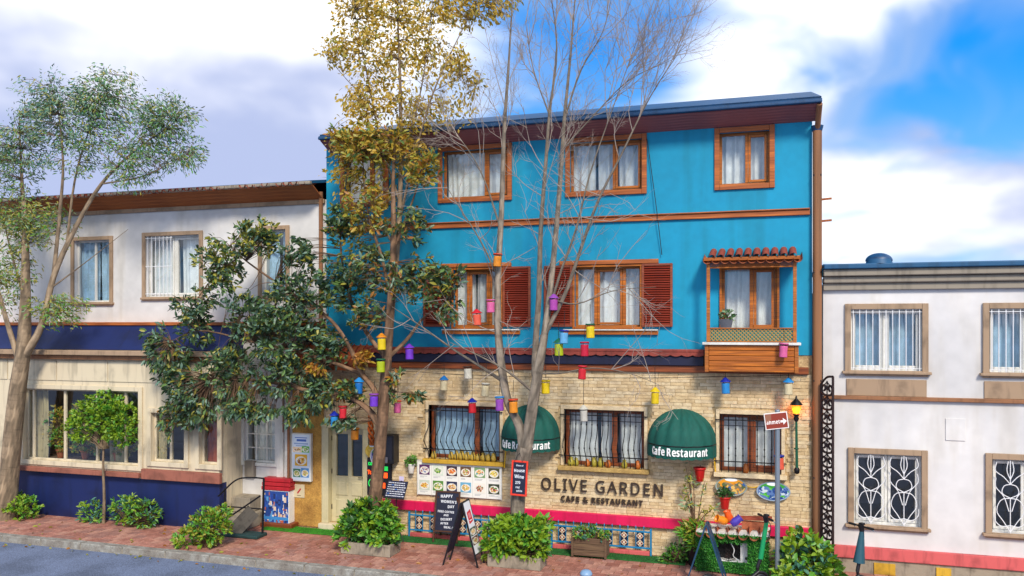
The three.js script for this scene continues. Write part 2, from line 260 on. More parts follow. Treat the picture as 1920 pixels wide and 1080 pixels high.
{ // split-face stone courses
  const r = rng(77), lens = [.17, .23, .29, .36], geo = lens.map((L, k) => [0, 1, 2].map(i => { const q = flat(rbox(-L / 2 + .002, L / 2 - .002, -.0296, .0296, -.035, 0, .005)), uv = q.attributes.uv; for (let j = 0; j < uv.count; j++) uv.setXY(j, uv.getX(j) + i * .33 + k * .17, uv.getY(j) + i * .21 + k * .39); return q; }));
  const all = [], clear = (x0, x1, y0, y1) => lowHoles.every(h => { const m = h[0] < .5 ? [.1, .1, 0, .1] : [.07, .07, .1, .09]; return x1 < h[0] - m[0] || x0 > h[1] + m[1] || y1 < h[2] - m[2] || y0 > h[3] + m[3]; });
  for (let c = 0; c < 55; c++) {
    const y = .03 + c * .0622; let x = -.82 + r() * .05; if (y > 3.4) break;
    while (x < 9.62) {
      let k = Math.floor(r() * 4); const L = lens[k]; let x1 = Math.min(x + L, 9.65);
      if (x1 - x > .08) { const full = x1 - x > L - .001; const cl = clear(x, x1, y - .031, y + .031); if (cl) all.push([(x + x1) / 2, y, k, full ? 1 : (x1 - x) / L]); else for (const s of [0, 1]) { const h = (x1 - x) / 2, a = x + s * h; if (clear(a, a + h, y - .031, y + .031)) all.push([a + h / 2, y, k, h / L]); } }
      x = x1;
    }
  }
  const score = q => -lens[q[2]] * q[3] / Math.hypot(q[0] - 9, 15.6, q[1] - 4.3);
  all.sort((a, b) => score(a) - score(b)); const rest = [[], [], [], [], []];
  all.forEach(([x, y, k, s], i) => {
    const m = Math.min(4, Math.floor(Math.pow(r(), 1.15) * 5)), q = geo[k][Math.floor(r() * 3)], z = -.006 + r() * .016;
    if (i < 290) { const o = new THREE.Mesh(q, M['stone' + m]); o.name = 'stone_block'; o.position.set(x - 4.8, y, z); o.scale.x = s; o.castShadow = o.receiveShadow = true; B.add(o); }
    else rest[m].push(q.clone().scale(s, 1, 1).translate(x, y, z));
  });
  rest.forEach((q, i) => { part(B, 'stonework', q, M['stone' + i]).userData.kind = 'stuff'; });
}
// ochre plastered pier left of the door
part(B, 'pier', rbox(-.8, -.06, .02, 2.9, -.02, .035, .01), M.ochre);
// mouldings
part(B, 'string_course', [rbox(0, 9.62, 6.24, 6.335, .002, .05, .01), rbox(0, 9.62, 6.336, 6.36, .002, .08, .008)], M.casing);
part(B, 'dark_band', rbox(1.02, 7.79, 3.55, 3.72, -.02, .1, .01), M.darkBand);
part(B, 'brown_band', [rbox(1.0, 9.6, 3.42, 3.548, -.02, .06, .01)], M.brownWood);
{ // scalloped red trim along the top of the dark band
  const s = new THREE.Shape(); s.moveTo(1.02, 3.83); const n = 34, w = (7.8 - 1.02) / n; s.lineTo(1.02, 3.745); for (let i = 0; i < n; i++) { const x = 1.02 + i * w; s.quadraticCurveTo(x + w / 2, 3.69, x + w, 3.745); } s.lineTo(7.8, 3.83); s.closePath();
  part(B, 'scalloped_trim', uvm(flat(new THREE.ExtrudeGeometry(s, { depth: .03, bevelEnabled: false, curveSegments: 5 }).translate(0, 0, .11))), M.redTrim);
  part(B, 'cornice_top', rbox(1.0, 7.8, 3.8, 3.85, .002, .15, .01), M.redTrim);
}
// eaves: boards of the soffit, gutter, roof
for (let i = 0; i < 6; i++) { const z0 = .004 + i * .076, a = Math.atan2(.19, .46); part(B, 'soffit_board', box(.12, 9.72, -.012, .012, 0, .081).rotateX(-a).translate(0, 7.9 + z0 * .413, z0), M.soffit); }
part(B, 'gutter', [rbox(.1, 9.8, 8.09, 8.15, .44, .53, .02), rbox(.1, 9.8, 8.145, 8.17, .3, .5, .01)], M.gutter);
part(B, 'roof', [plank([4.95, 8.17, .45], [4.95, 9.3, -3.5], 9.68, .08, [0, 1, .3]), plank([4.95, 9.3, -3.5], [4.95, 8.14, -7.4], 9.68, .08, [0, 1, -.3])], M.gutter);
part(B, 'gable', [-.001, 9.36].map(x => { const s = new THREE.Shape([new THREE.Vector2(7.2, 8.1), new THREE.Vector2(0, 8.1), new THREE.Vector2(3.5, 9.2)]); return uvm(flat(new THREE.ExtrudeGeometry(s, { depth: .3, bevelEnabled: false }).rotateY(Math.PI / 2).translate(x, 0, 0))); }), M.blueWall);
part(B, 'downpipe', [bar([9.74, .1, .08], [9.74, 7.7, .08], .078, .078, 12), bar([9.74, 7.7, .07], [9.76, 8.08, .46], .05, .05, 10)], M.rust);
part(B, 'gutter_hopper', [lathe([[.03, 0], [.05, .03], [.1, .2], [.11, .24], [.1, .24]], [9.74, 7.55, .07], 10)], M.gutter);
for (const y of [1.6, 3.3, 5.2, 6.9]) part(B, 'pipe_clip', rbox(9.67, 9.81, y, y + .04, .0, .14, .01), M.ironRust);
for (const y of [6.12, 6.5]) part(B, 'bracket', plank([9.8, y, .03], [9.98, y + .01, .05], .035, .025), M.casing);

function windowIn(b, h, o) {   // h: the wall opening [x0, x1, y0, y1]; the window sits z metres from the world origin plane
  const [x0, x1, y0, y1] = h, z = o.z ?? 0, w = sub(b, 'window'), c = o.casing ?? .08, fm = o.frame ?? M.orangeWood, cm = o.casingMat ?? M.casing;
  if (c) part(w, 'casing', [rbox(x0 - c, x0 + .012, y0 - c, y1 + c, z + .002, z + .045), rbox(x1 - .012, x1 + c, y0 - c, y1 + c, z + .002, z + .045), rbox(x0 + .013, x1 - .013, y1 - .012, y1 + c, z + .002, z + .043), rbox(x0 + .013, x1 - .013, y0 - c, y0 + .012, z + .002, z + .043)], cm);
  if (o.sill) part(w, 'sill', rbox(x0 - o.sill, x1 + o.sill, y0 - .05, y0 - .002, z - .1, z + (o.sillOut ?? .07), .01), o.sillMat ?? M.whiteTrim);
  const zf = z - (o.deep ?? .1), fw = o.fw ?? .05, fr = [];
  fr.push(rbox(x0, x0 + fw, y0, y1, zf - .05, zf), rbox(x1 - fw, x1, y0, y1, zf - .05, zf), rbox(x0 + fw, x1 - fw, y1 - fw, y1, zf - .05, zf - .001), rbox(x0 + fw, x1 - fw, y0, y0 + fw, zf - .05, zf - .001));
  const xs = [x0 + fw, ...(o.mull ?? []).map(t => mix(x0, x1, t)), x1 - fw], mw = o.mw ?? .05;
  (o.mull ?? []).forEach(t => { const x = mix(x0, x1, t); fr.push(rbox(x - mw / 2, x + mw / 2, y0 + fw, y1 - fw, zf - .05, zf + .006)); });
  if (o.transom) { const y = mix(y0, y1, o.transom); fr.push(rbox(x0 + fw, x1 - fw, y - .025, y + .025, zf - .05, zf - .002)); }
  part(w, 'frame', fr, fm);
  for (let i = 0; i + 1 < xs.length; i++) {
    const a = xs[i] + (i ? mw / 2 : 0), e = xs[i + 1] - (i + 2 < xs.length ? mw / 2 : 0), s = (o.sash ?? []).includes(i) ? .05 : 0;
    if (s) { const so = part(w, 'sash', [rbox(a + .004, a + s, y0 + fw + .004, y1 - fw - .004, zf - .035, zf + .014), rbox(e - s, e - .004, y0 + fw + .004, y1 - fw - .004, zf - .035, zf + .014), rbox(a + s, e - s, y1 - fw - s, y1 - fw - .004, zf - .035, zf + .012), rbox(a + s, e - s, y0 + fw + .004, y0 + fw + s, zf - .035, zf + .012)], fm); }
    part(w, 'pane', sheetXY(a + s, e - s, y0 + fw + s, y1 - fw - s, zf - .025), M.glass);
  }
  (o.curtains ?? [[0, 1]]).forEach(([a, e], i) => part(w, 'curtain', curtainGeo(mix(x0, x1, a) + .02, mix(x0, x1, e) - .02, y0 + .02, y1 - .03, zf - .16 - i * .02, (o.seed ?? 1) + i * 7), o.cmat ?? M.curtain));
  return w;
}
windowIn(B, topHoles[0], { mull: [.6], sash: [1], seed: 3, curtains: [[0, .5], [.55, 1]] });
windowIn(B, topHoles[1], { mull: [.64], sash: [1], seed: 4, curtains: [[0, .62], [.62, 1]] });
windowIn(B, topHoles[2], { mull: [.60], sash: [1], seed: 5, curtains: [[0, .34], [.36, .62], [.64, 1]] });
windowIn(B, topHoles[3], { mull: [.54], sash: [1], seed: 6, curtains: [[0, .55], [.55, 1]] });
windowIn(B, midHoles[0], { mull: [.28, .74], sash: [1], mw: .06, casing: .03, casingMat: M.orangeWood, seed: 7, curtains: [[0, .4], [.4, .7], [.7, 1]] });
windowIn(B, midHoles[1], { mull: [.31, .74], sash: [1], mw: .06, casing: .03, casingMat: M.orangeWood, seed: 8, curtains: [[0, .3], [.32, .66], [.68, 1]] });
for (const [a, e] of [[2.62, 4.1], [5.08, 6.97]]) part(B, 'lintel_board', rbox(a, e, 5.445, 5.525, .002, .07), M.casing);
for (const [a, e] of [[2.65, 4.28], [5.16, 6.96]]) { part(B, 'sill_board', rbox(a, e, 4.115, 4.19, .002, .06), M.orangeWood); part(B, 'sill', rbox(a, e, 4.192, 4.215, .002, .1, .006), M.whiteTrim); }
function shutter(x0, x1, y0, y1, out) {
  const s = sub(B, 'shutter'), z0 = .025, z1 = .07, w = .045;
  part(s, 'shutter_frame', [rbox(x0, x0 + w, y0, y1, z0, z1), rbox(x1 - w, x1, y0, y1, z0, z1), rbox(x0 + w, x1 - w, y1 - w, y1, z0, z1 - .002), rbox(x0 + w, x1 - w, y0, y0 + w, z0, z1 - .002)], M.shutterFrame);
  const n = 25, st = (y1 - y0 - 2 * w) / n, g = box(-(x1 - x0) / 2 + w, (x1 - x0) / 2 - w, -.027, .027, -.004, .004).rotateX(-.75), r = rng(Math.round(x0 * 100));
  for (let i = 0; i < n; i++) { const o = new THREE.Mesh(g, M.shutter); o.name = 'slat'; o.position.set((x0 + x1) / 2 - 4.8, y0 + w + (i + .5) * st, .047 + (r() - .5) * .003); o.rotation.x = (r() - .5) * .12; o.castShadow = o.receiveShadow = true; s.add(o); }
}
shutter(2.24, 2.82, 4.26, 5.44); shutter(3.93, 4.5, 4.26, 5.44); shutter(4.77, 5.33, 4.26, 5.44); shutter(6.66, 7.23, 4.26, 5.44);

{ // the wooden balcony bay
  const y = sub(B, 'balcony');
  const X0 = 7.84, X1 = 9.42, zf = .45;
  part(y, 'slab', rbox(X0 - .04, X1 + .04, 3.945, 3.99, .002, zf + .05, .008), M.whiteTrim);
  for (let i = 0; i < 5; i++) part(y, 'plank', rbox(X0 + .07, X1 - .07, 3.475 + i * .094, 3.475 + i * .094 + .088, zf - .05, zf - .004 - (i % 2) * .003, .01), M.orangeWood);
  part(y, 'corner_post', [rbox(X0, X0 + .068, 3.46, 3.944, zf - .06, zf + .006), rbox(X1 - .068, X1, 3.46, 3.944, zf - .06, zf + .006)], M.orangeWoodV);
  part(y, 'side_panel', [box(X0 + .01, X0 + .04, 3.47, 3.94, .003, zf - .061), box(X1 - .04, X1 - .01, 3.47, 3.94, .003, zf - .061), box(X0 + .04, X1 - .04, 3.462, 3.474, .003, zf - .052)], M.orangeWood);
  for (const x of [X0 + .03, X1 - .09]) part(y, 'post', rbox(x, x + .06, 3.991, 5.43, zf - .06, zf, .006), M.orangeWoodV);
  part(y, 'hand_rail', [rbox(X0 + .092, X1 - .092, 4.225, 4.25, zf - .05, zf - .005), rbox(X0 + .092, X1 - .092, 3.995, 4.015, zf - .05, zf - .005)], M.orangeWoodV);
  const lat = [], lat2 = []; const la = (arr, x0, x1, y0, y1, step) => { const h = y1 - y0; for (let x = x0 - h; x < x1; x += step) for (const d of [0, 1]) { let a = [x, d ? y1 : y0], e = [x + h, d ? y0 : y1]; const sl = (e[1] - a[1]) / (e[0] - a[0]); if (a[0] < x0) { a[1] += sl * (x0 - a[0]); a[0] = x0; } if (e[0] > x1) { e[1] += sl * (x1 - e[0]); e[0] = x1; } if (e[0] - a[0] > .01) arr.push(plank([a[0], a[1], zf - .028 + d * .007], [e[0], e[1], zf - .028 + d * .007], .013, .006)); } };
  la(lat, X0 + .092, X1 - .092, 4.016, 4.224, .066); part(y, 'rail_lattice', lat, mat('latticeDark', 0xb08440, { roughness: .7 }));
  part(y, 'rail_glass', sheetXY(X0 + .092, X1 - .092, 4.016, 4.224, zf - .045), mat('railGlass', 0x3fa294, { roughness: .15 }));
  la(lat2, X0 + .092, X1 - .092, 5.33, 5.43, .04); part(y, 'frieze_lattice', lat2, M.orangeWood);
  part(y, 'beam', [rbox(X0 - .02, X1 + .02, 5.431, 5.49, .003, zf + .06), rbox(X0 + .092, X1 - .092, 5.3, 5.327, zf - .05, zf)], M.orangeWood);
  for (let i = 0; i < 11; i++) { const g = new THREE.CylinderGeometry(.075, .082, .62, 10, 1, true, -Math.PI / 2, Math.PI).rotateX(Math.PI / 2 + .28); const x = X0 - .02 + .07 + i * .152; part(y, 'roof_tile', [flat(g).translate(x, 5.53, .25)], M.terracotta); if (i < 10) part(y, 'pan_tile', [flat(new THREE.CylinderGeometry(.06, .06, .6, 8, 1, true, Math.PI / 2, Math.PI).rotateX(Math.PI / 2 + .28)).translate(x + .076, 5.56, .25)], M.roofRed); }
  windowIn(B, midHoles[2], { mull: [.54], sash: [1], transom: 0, seed: 12, casing: .03, casingMat: M.orangeWood, fw: .06, mw: .07, curtains: [[0, .55], [.55, 1]], deep: .06 });
  part(B, 'door_panel', rbox(8.66, 9.0, 4.08, 4.3, -.12, -.035), M.orangeWood);
}
// ground floor windows behind wavy iron bars
function groundWindow(h, o) {
  windowIn(B, h, { casing: 0, frame: M.brownWood, fw: .07, mw: .1, deep: .14, seed: o.seed, mull: o.mull, curtains: o.curtains, sash: o.sash, cmat: o.cmat });
  const [x0, x1, y0, y1] = h;
  part(B, 'stone_surround', [rbox(x0 - .065, x0, y0, y1 + .085, -.2, .03), rbox(x1, x1 + .065, y0, y1 + .085, -.2, .03), rbox(x0, x1, y1, y1 + .083, -.2, .028)], M.stone3);
  part(B, 'stone_sill', rbox(x0 - .1, x1 + .1, y0 - .085, y0 - .002, -.2, .12, .012), o.sill);
  const g = sub(B, 'window_grille'), zb = .07, e = .06;
  for (const q of [bar([x0 - .07, y1 - .1, zb], [x1 + .07, y1 - .1, zb], .011), bar([x0 - .09, y0 + .2, zb], [x1 + .09, y0 + .2, zb], .011), ...(o.extra ? [bar([x0, y1 - .2, zb], [x1, y1 - .2, zb], .007)] : [])]) part(g, 'rail', q, M.iron);
  part(g, 'bracket', [x0 - .05, x1 + .05].flatMap(x => [bar([x, y1 - .1, zb], [x, y1 - .1, -.02], .01), bar([x, y0 + .2, zb], [x, y0 + .2, -.02], .01)]), M.iron);
  const n = o.n;
  for (let i = 0; i < n; i++) {
    const x = mix(x0 + .04, x1 - .04, i / (n - 1)), pts = [];
    if (o.wavy) for (let k = 0; k <= 12; k++) { const t = k / 12, bel = Math.exp(-(((t - .36) / .17) ** 2)); pts.push([x - .085 * bel * o.wavy, mix(y0 + .01, y1 - .01, t), zb + .012 + .07 * bel]); } else pts.push([x, y0 + .01, zb + .012], [x, mix(y0, y1, .5), zb + .012], [x, y1 - .01, zb + .012]);
    const b = part(g, 'bar', [wire(pts, .0085, 5, o.wavy ? 14 : 3)], M.iron);
    part(b, 'bead', (o.wavy ? [pts[4], pts[9]] : [.3, .42, .75].map(t => [x, mix(y0, y1, t), zb + .012])).map(p => new THREE.SphereGeometry(.015, 6, 5).scale(1, 1.6, 1).translate(...p)), M.iron);
  }
}
matx('sillYellow', 0xd7ae33, { map: tStain, s: 1, roughness: .6 });
matx('sillStone', 0xd2b06a, { map: tGrain, s: 1, roughness: .8 });
groundWindow(lowHoles[0], { wavy: 1, n: 13, mull: [.65], seed: 21, curtains: [[0, .64], [.68, 1]], sill: M.sillYellow, cmat: M.curtainBlue });
groundWindow(lowHoles[1], { wavy: .35, n: 15, mull: [.62], seed: 22, extra: 1, curtains: [[0, .4], [.42, .62], [.66, 1]], sill: M.sillStone, cmat: M.curtain });
groundWindow(lowHoles[2], { wavy: 0, n: 9, mull: [.5], sash: [1], seed: 23, extra: 1, curtains: [[0, .5], [.52, 1]], sill: M.stone2, cmat: M.curtain });

{ // cream door, in its deep reveal
  const d = sub(B, 'door'), z = -.1, x0 = .02, x1 = .93;
  part(d, 'frame', [rbox(x0 - .11, x0 + .05, .13, 2.14, -.12, .05), rbox(x1 - .05, x1 + .07, .13, 2.14, -.12, .05), rbox(x0 - .11, x1 + .07, 2.141, 2.24, -.12, .07)], M.creamDoor);
  part(d, 'threshold', rbox(-.12, 1.02, .0, .128, -.28, .14, .012), M.cream);
  const lx0 = x0 + .052, lx1 = x1 - .052, mid = (lx0 + lx1) / 2 + .02, S = new THREE.Shape([[lx0, .14], [lx1, .14], [lx1, 2.13], [lx0, 2.13]].map(p => new THREE.Vector2(...p)));
  const hole = (a, b, y0, y1, arch) => { const p = new THREE.Path(); p.moveTo(a, y0); if (arch) p.quadraticCurveTo((a + b) / 2, y0 + arch, b, y0 + arch * .8); else p.lineTo(b, y0); p.lineTo(b, y1); p.lineTo(a, y1); p.closePath(); S.holes.push(p); };
  hole(lx0 + .1, mid - .04, 1.1, 2.0, 0); hole(mid + .04, lx1 - .09, 1.1, 2.0, 0);
  const leaf = part(d, 'leaf', uvm(flat(new THREE.ExtrudeGeometry(S, { depth: .05, bevelEnabled: true, bevelSize: .006, bevelThickness: .006, bevelSegments: 1 }).translate(0, 0, z - .06))), M.creamDoor);
  part(d, 'pane', [sheetXY(lx0 + .1, mid - .04, 1.1, 2.0, z - .05), sheetXY(mid + .04, lx1 - .09, 1.1, 2.0, z - .05)], M.glass);
  for (const [a, b] of [[lx0 + .1, mid - .04], [mid + .04, lx1 - .09]]) for (const [p, q] of [[.24, .62], [.7, .98]]) part(d, 'panel', new THREE.ExtrudeGeometry(rectShape(a + .02, b - .02, p + .02, q - .02), { depth: .008, bevelEnabled: true, bevelSize: .02, bevelThickness: .014, bevelSegments: 2 }).translate(0, 0, z - .008), M.creamDoor);
  part(d, 'handle', [rbox(lx1 - .07, lx1 - .04, 1.0, 1.16, z - .004, z + .01), bar([lx1 - .055, 1.1, z + .05], [lx1 - .16, 1.1, z + .05], .01), bar([lx1 - .055, 1.1, z], [lx1 - .055, 1.1, z + .05], .01)], M.iron);
  for (const y of [.4, 1.15, 1.85]) part(d, 'hinge', bar([lx0 + .0, y, z + .004], [lx0 + .0, y + .1, z + .004], .012), M.ironRust);
}
{ // little red tiled roof over the door
  const p = sub(B, 'door_canopy');
  part(p, 'canopy_board', plank([.3, 3.46, .62], [.3, 3.86, .02], 1.62, .03, [0, 1, .5]), M.brownWood);
  for (let i = 0; i < 11; i++) { const x = -.44 + i * .148; for (let k = 0; k < 3; k++) { const t0 = k / 3; part(p, 'roof_tile', flat(new THREE.CylinderGeometry(.062, .074, .28, 8, 1, true, -Math.PI / 2, Math.PI).rotateX(Math.PI / 2 + .58)).translate(x, 3.5 + t0 * .4 + .07, .54 - t0 * .6), M.roofRed); } }
  part(p, 'fascia', rbox(-.52, 1.12, 3.38, 3.47, .57, .64), M.brownWood);
}
// pink skirting
part(B, 'skirting', [rbox(1.02, 9.63, .53, .715, -.01, .085, .012)], M.pink);

// ---------------------------------------------------------------- the white house on the left, with its shop front
const parts = (p, name, gs, m) => gs.map(g => part(p, name, g, m));
const WL = thing('white_house', 'two storey white house with navy base and orange eaves', 'building', [-4.6, 0, 0]);
const upL = [[-6.68, -5.62, 4.82, 6.28], [-4.64, -3.16, 4.92, 6.32], [-1.58, -.96, 4.92, 6.36]];
part(WL, 'upper_wall', wallWith(-11, -.004, 4.3, 6.95, -.3, -.004, upL), M.whiteWall);
part(WL, 'side_wall', [box(-11, -10.7, -.1, 6.95, -6, -.301), box(-11, -.85, -.1, 6.95, -6.3, -6.001)], M.whiteWall);
part(WL, 'floor_slab', [box(-10.7, -.85, 3.9, 4.1, -6, .0), box(-10.7, -.85, 6.7, 6.949, -6, -.301), box(-10.7, -.85, -.08, .02, -6, -.301)], M.room);
upL.forEach((h, i) => windowIn(WL, h, { casing: .075, casingMat: M.tanTrim, frame: M.whiteTrim, mull: i === 1 ? [.5] : i === 0 ? [.5] : [], sash: i === 1 ? [0, 1] : [], transom: i === 2 ? .72 : undefined, sill: .1, sillMat: M.tanTrim, seed: 31 + i, curtains: [[0, .5], [.52, 1]], cmat: i === 1 ? M.curtain : M.curtainBlue }));
{ // white iron bars in front of the middle upper window
  const g = sub(WL, 'window_grille'); for (let i = 0; i < 7; i++) { const x = -4.56 + i * .105; part(g, 'bar', bar([x, 4.95, .02], [x, 6.3, .02], .008), M.whiteIron); } for (const y of [5.0, 5.62, 6.26]) part(g, 'rail', bar([-4.62, y, .022], [-3.9, y, .022], .009), M.whiteIron);
}
part(WL, 'cornice', [rbox(-11, -.02, 6.86, 6.95, .0, .06, .01)], M.tanTrim);
for (let i = 0; i < 5; i++) { const z0 = .01 + i * .1; part(WL, 'soffit_board', box(-11, -.05, -.012, .012, 0, .108).rotateX(-.5).translate(0, 6.93 + z0 * .546, z0), M.soffitOrange); }
part(WL, 'gutter', [rbox(-11, -.04, 7.18, 7.25, .5, .6, .02)], M.greyTrim);
{ const r = rng(3); part(WL, 'roof', [plank([-5.52, 7.24, .52], [-5.52, 7.9, -3], 10.98, .06, [0, 1, .2]), plank([-5.52, 7.9, -3], [-5.52, 7.1, -6.4], 10.98, .06, [0, 1, -.2])], M.blueRoof);
  const g = []; for (let i = 0; i < 62; i++) g.push(flat(new THREE.CylinderGeometry(.07, .075, .5, 7, 1, true, -Math.PI / 2, Math.PI).rotateX(Math.PI / 2 + .19).translate(-10.9 + i * .175, 7.27 + r() * .02, .36 + r() * .06))); part(WL, 'eave_tiles', g, M.roofRed).userData.kind = 'stuff'; }
part(WL, 'downpipe', [bar([-.09, 3.9, .07], [-.09, 7.1, .07], .045, .045, 8)], M.rust);
// the projecting shop front
const ZS = .8, XR = -2.07;
const shopHoles = [[-7.314, -4.096, 1.226, 2.864], [-3.788, -2.909, 1.35, 2.42], [-2.559, -2.081, 1.35, 2.42]];
part(WL, 'shop_wall', wallWith(-11, XR, .97, 3.62, ZS - .25, ZS, shopHoles), M.cream);
part(WL, 'shop_base', wallWith(-11, XR, -.1, .968, ZS - .26, ZS - .012, []), M.navy);
part(WL, 'shop_side', box(XR - .25, XR + .002, -.1, 3.62, -.003, ZS - .251), M.cream);
part(WL, 'shop_floor', box(-10.7, XR - .25, .5, .6, -6, ZS - .27), M.room);
shopHoles.forEach((h, i) => windowIn(WL, h, { z: ZS, casing: .09, casingMat: M.cream, frame: M.cream, mull: i === 0 ? [.06, .34, .62, .86] : i === 2 ? [] : [.5], mw: .06, seed: 41 + i, curtains: i === 0 ? [[0, .14], [.66, .84]] : i === 1 ? [[0, .25]] : [[0, 1]], cmat: mat('redBlind' + i, i === 2 ? 0xb0562c : 0xc2b48c, { map: tStain, s: 2, roughness: .9 }), deep: .08 }));
parts(WL, 'sill', [rbox(-11, -4.011, 1.0, 1.1, ZS + .002, ZS + .14, .012), rbox(-3.983, XR + .08, .98, 1.2, ZS + .002, ZS + .1, .012)], M.sillRust);
parts(WL, 'fascia_panel', [0, 1, 2, 3, 4, 5].map(i => rbox(-10.6 + i * 1.42, -10.6 + i * 1.42 + 1.39, 3.05, 3.5, ZS + .002, ZS + .02, .008)), M.cream);
part(WL, 'ledge', [rbox(-11, XR + .12, 3.63, 3.74, -.003, ZS + .22, .02)], M.tanTrim);
part(WL, 'ledge_moulding', rbox(-11, XR + .06, 3.53, 3.628, ZS + .001, ZS + .12, .02), M.rust);
part(WL, 'blue_fascia', [plank([-6.5, 3.742, .74], [-6.5, 4.29, .3], 9.0, .03, [0, .6, .8]), box(-11, XR + .02, 3.741, 4.28, -.003, .28)], M.navy);
part(WL, 'band', rbox(-11, -.01, 4.285, 4.36, -.003, .36, .012), M.casing);
// the recessed bay between the shop front and the stone pier
const bayHole = [-2.021, -1.217, 1.3, 2.62];
part(WL, 'bay_wall', wallWith(XR + .003, -.83, -.1, 4.28, -.3, -.006, [bayHole]), M.whiteWall);
{ const w = windowIn(WL, bayHole, { z: 0, casing: .06, casingMat: M.whiteTrim, frame: M.whiteTrim, mull: [.33, .66], mw: .03, seed: 47, deep: .06, curtains: [[.1, .9]] });
  const [x0, x1] = bayHole; parts(w, 'glazing_bar', [1.62, 1.92, 2.22].map(y => rbox(x0 + .05, x1 - .05, y - .012, y + .012, -.1, -.06, .004)), M.whiteTrim); }
parts(WL, 'pilaster', [rbox(-1.18, -1.02, .2, 3.6, -.005, .06, .012), rbox(-.98, -.85, .2, 3.6, -.005, .05, .012)], M.whiteTrim);
part(WL, 'entrance_step', [rbox(XR + .01, -1.5, 0, .3, -.004, .72, .02), rbox(XR + .01, -1.6, .3, .62, -.004, .4, .02)], M.concrete);

// ---------------------------------------------------------------- the pale house on the right
const WR = thing('pale_house', 'pale white two storey house with barred windows and faded pink band', 'building', [12.9, 0, 0]);
const rh = [[10.28, 11.43, 3.5, 4.58], [12.42, 13.57, 3.5, 4.58], [10.33, 11.42, .84, 2.08], [12.46, 13.55, .84, 2.08]];
part(WR, 'wall', wallWith(9.84, 16.5, -.1, 5.02, -.3, -.004, rh), M.paleWall);
part(WR, 'side_wall', [box(9.84, 10.1, -.1, 5.0, -6, -.301), box(16.2, 16.5, -.1, 5.0, -6, -.301), box(9.84, 16.5, -.1, 5.0, -6.3, -6.001)], M.paleWall);
part(WR, 'floor_slab', [box(10.1, 16.2, 2.6, 2.8, -6, -.301), box(10.1, 16.2, 4.8, 4.999, -6, -.301), box(10.1, 16.2, -.08, .02, -6, -.301)], M.room);
part(WR, 'cornice', [rbox(9.84, 16.5, 4.9, 5.02, -.003, .07, .015), rbox(9.84, 16.5, 5.021, 5.14, -.3, .13, .03), rbox(9.84, 16.5, 5.141, 5.26, -.3, .2, .02)], M.greyTrim);
part(WR, 'roof_edge', [rbox(9.84, 16.5, 5.261, 5.35, -.3, .26, .02)], M.blueRoof);
part(WR, 'roof', plank([13.17, 5.33, .1], [13.17, 5.5, -6.2], 6.66, .06, [0, 1, 0]), M.blueRoof);
part(WR, 'string_course', rbox(9.85, 16.5, 3.0, 3.07, -.003, .06, .012), M.rust);
part(WR, 'skirting', rbox(9.85, 16.5, .25, .46, -.003, .07, .012), M.pinkFaded);
part(WR, 'base', rbox(9.85, 16.5, -.05, .248, -.003, .03, .01), M.concrete);
rh.forEach((h, i) => {
  const up = i < 2, w = windowIn(WR, h, { z: 0, casing: .085, casingMat: M.tanTrim, frame: M.whiteTrim, mull: [.49], sash: [0, 1], sill: .13, sillMat: M.tanTrim, sillOut: .09, seed: 51 + i, curtains: up ? [[0, .5], [.5, 1]] : [], cmat: M.curtainBlue, fw: .045 });
  if (up) part(WR, 'apron', rbox(h[0] - .06, h[1] + .06, 3.072, 3.36, -.003, .02, .006), M.tanTrim);
  const g = sub(WR, 'window_grille'), z = .012;
  if (up) { for (let k = 0; k < 11; k++) { const x = mix(h[0] + .05, h[1] - .05, k / 10); part(g, 'bar', bar([x, h[2] + .01, z], [x, h[3] - .01, z], .008), M.whiteIron); } for (const y of [h[2] + .05, h[3] - .06]) part(g, 'rail', bar([h[0], y, z], [h[1], y, z], .007), M.whiteIron); }
  else for (const c of [.26, .74]) {
    const x = mix(h[0], h[1], c), y = (h[2] + h[3]) / 2, a = .22, S = [];
    for (const s of [-1, 1]) {
      S.push(wire([[x, h[2] + .03, z], [x + s * .1, y - .42, z], [x + s * .2, y - .25, z], [x + s * .13, y - .06, z], [x, y - .03, z]], .008, 5, 14), wire([[x, y - .03, z], [x + s * .12, y + .05, z], [x + s * .09, y + .17, z], [x, y + .2, z]], .008, 5, 12), wire([[x + s * .02, y - .25, z], [x + s * .1, y, z], [x + s * .22, y + .16, z], [x + s * .21, y + .3, z]], .008, 5, 12), wire([[x, y + .2, z], [x + s * .1, y + .32, z], [x + s * .22, y + .42, z], [x + s * .2, y + .56, z]], .008, 5, 12), wire([[x, y - .48, z], [x + s * .13, y - .5, z], [x + s * .22, y - .42, z], [x + s * .23, y - .3, z]], .008, 5, 10), wire([[x, y + .28, z], [x + s * .05, y + .42, z], [x + s * .03, y + .58, z]], .008, 5, 8));
    }
    S.push(bar([x, h[2], z], [x, y - .03, z], .008), bar([x, y + .2, z], [x, h[3], z], .008)); part(g, 'scrollwork', S, M.whiteIron);
  }
});
part(WR, 'wall_patch', rbox(11.78, 12.08, 2.35, 2.72, -.003, .012, .004), M.paleWall);
part(WR, 'air_vent', rbox(11.63, 11.86, .02, .2, .031, .05, .006), mat('yellowTile', 0xe2bb3c, { map: tStain, s: 3, roughness: .6 }));
part(WR, 'basement_window', rbox(10.66, 11.0, .0, .2, .031, .05, .006), M.sillYellow);
{ const t = thing('roof_cowl', 'small dark blue domed vent on the pale house roof', 'vent', [10.74, 5.36, .05]); part(t, 'hood', [new THREE.SphereGeometry(.22, 14, 8, 0, 6.3, 0, 1.6).scale(1, .62, .8).translate(10.74, 5.4, .05)], M.gutter); part(t, 'collar', [new THREE.CylinderGeometry(.2, .22, .08, 14).translate(10.74, 5.385, .05)], M.blueRoof); }
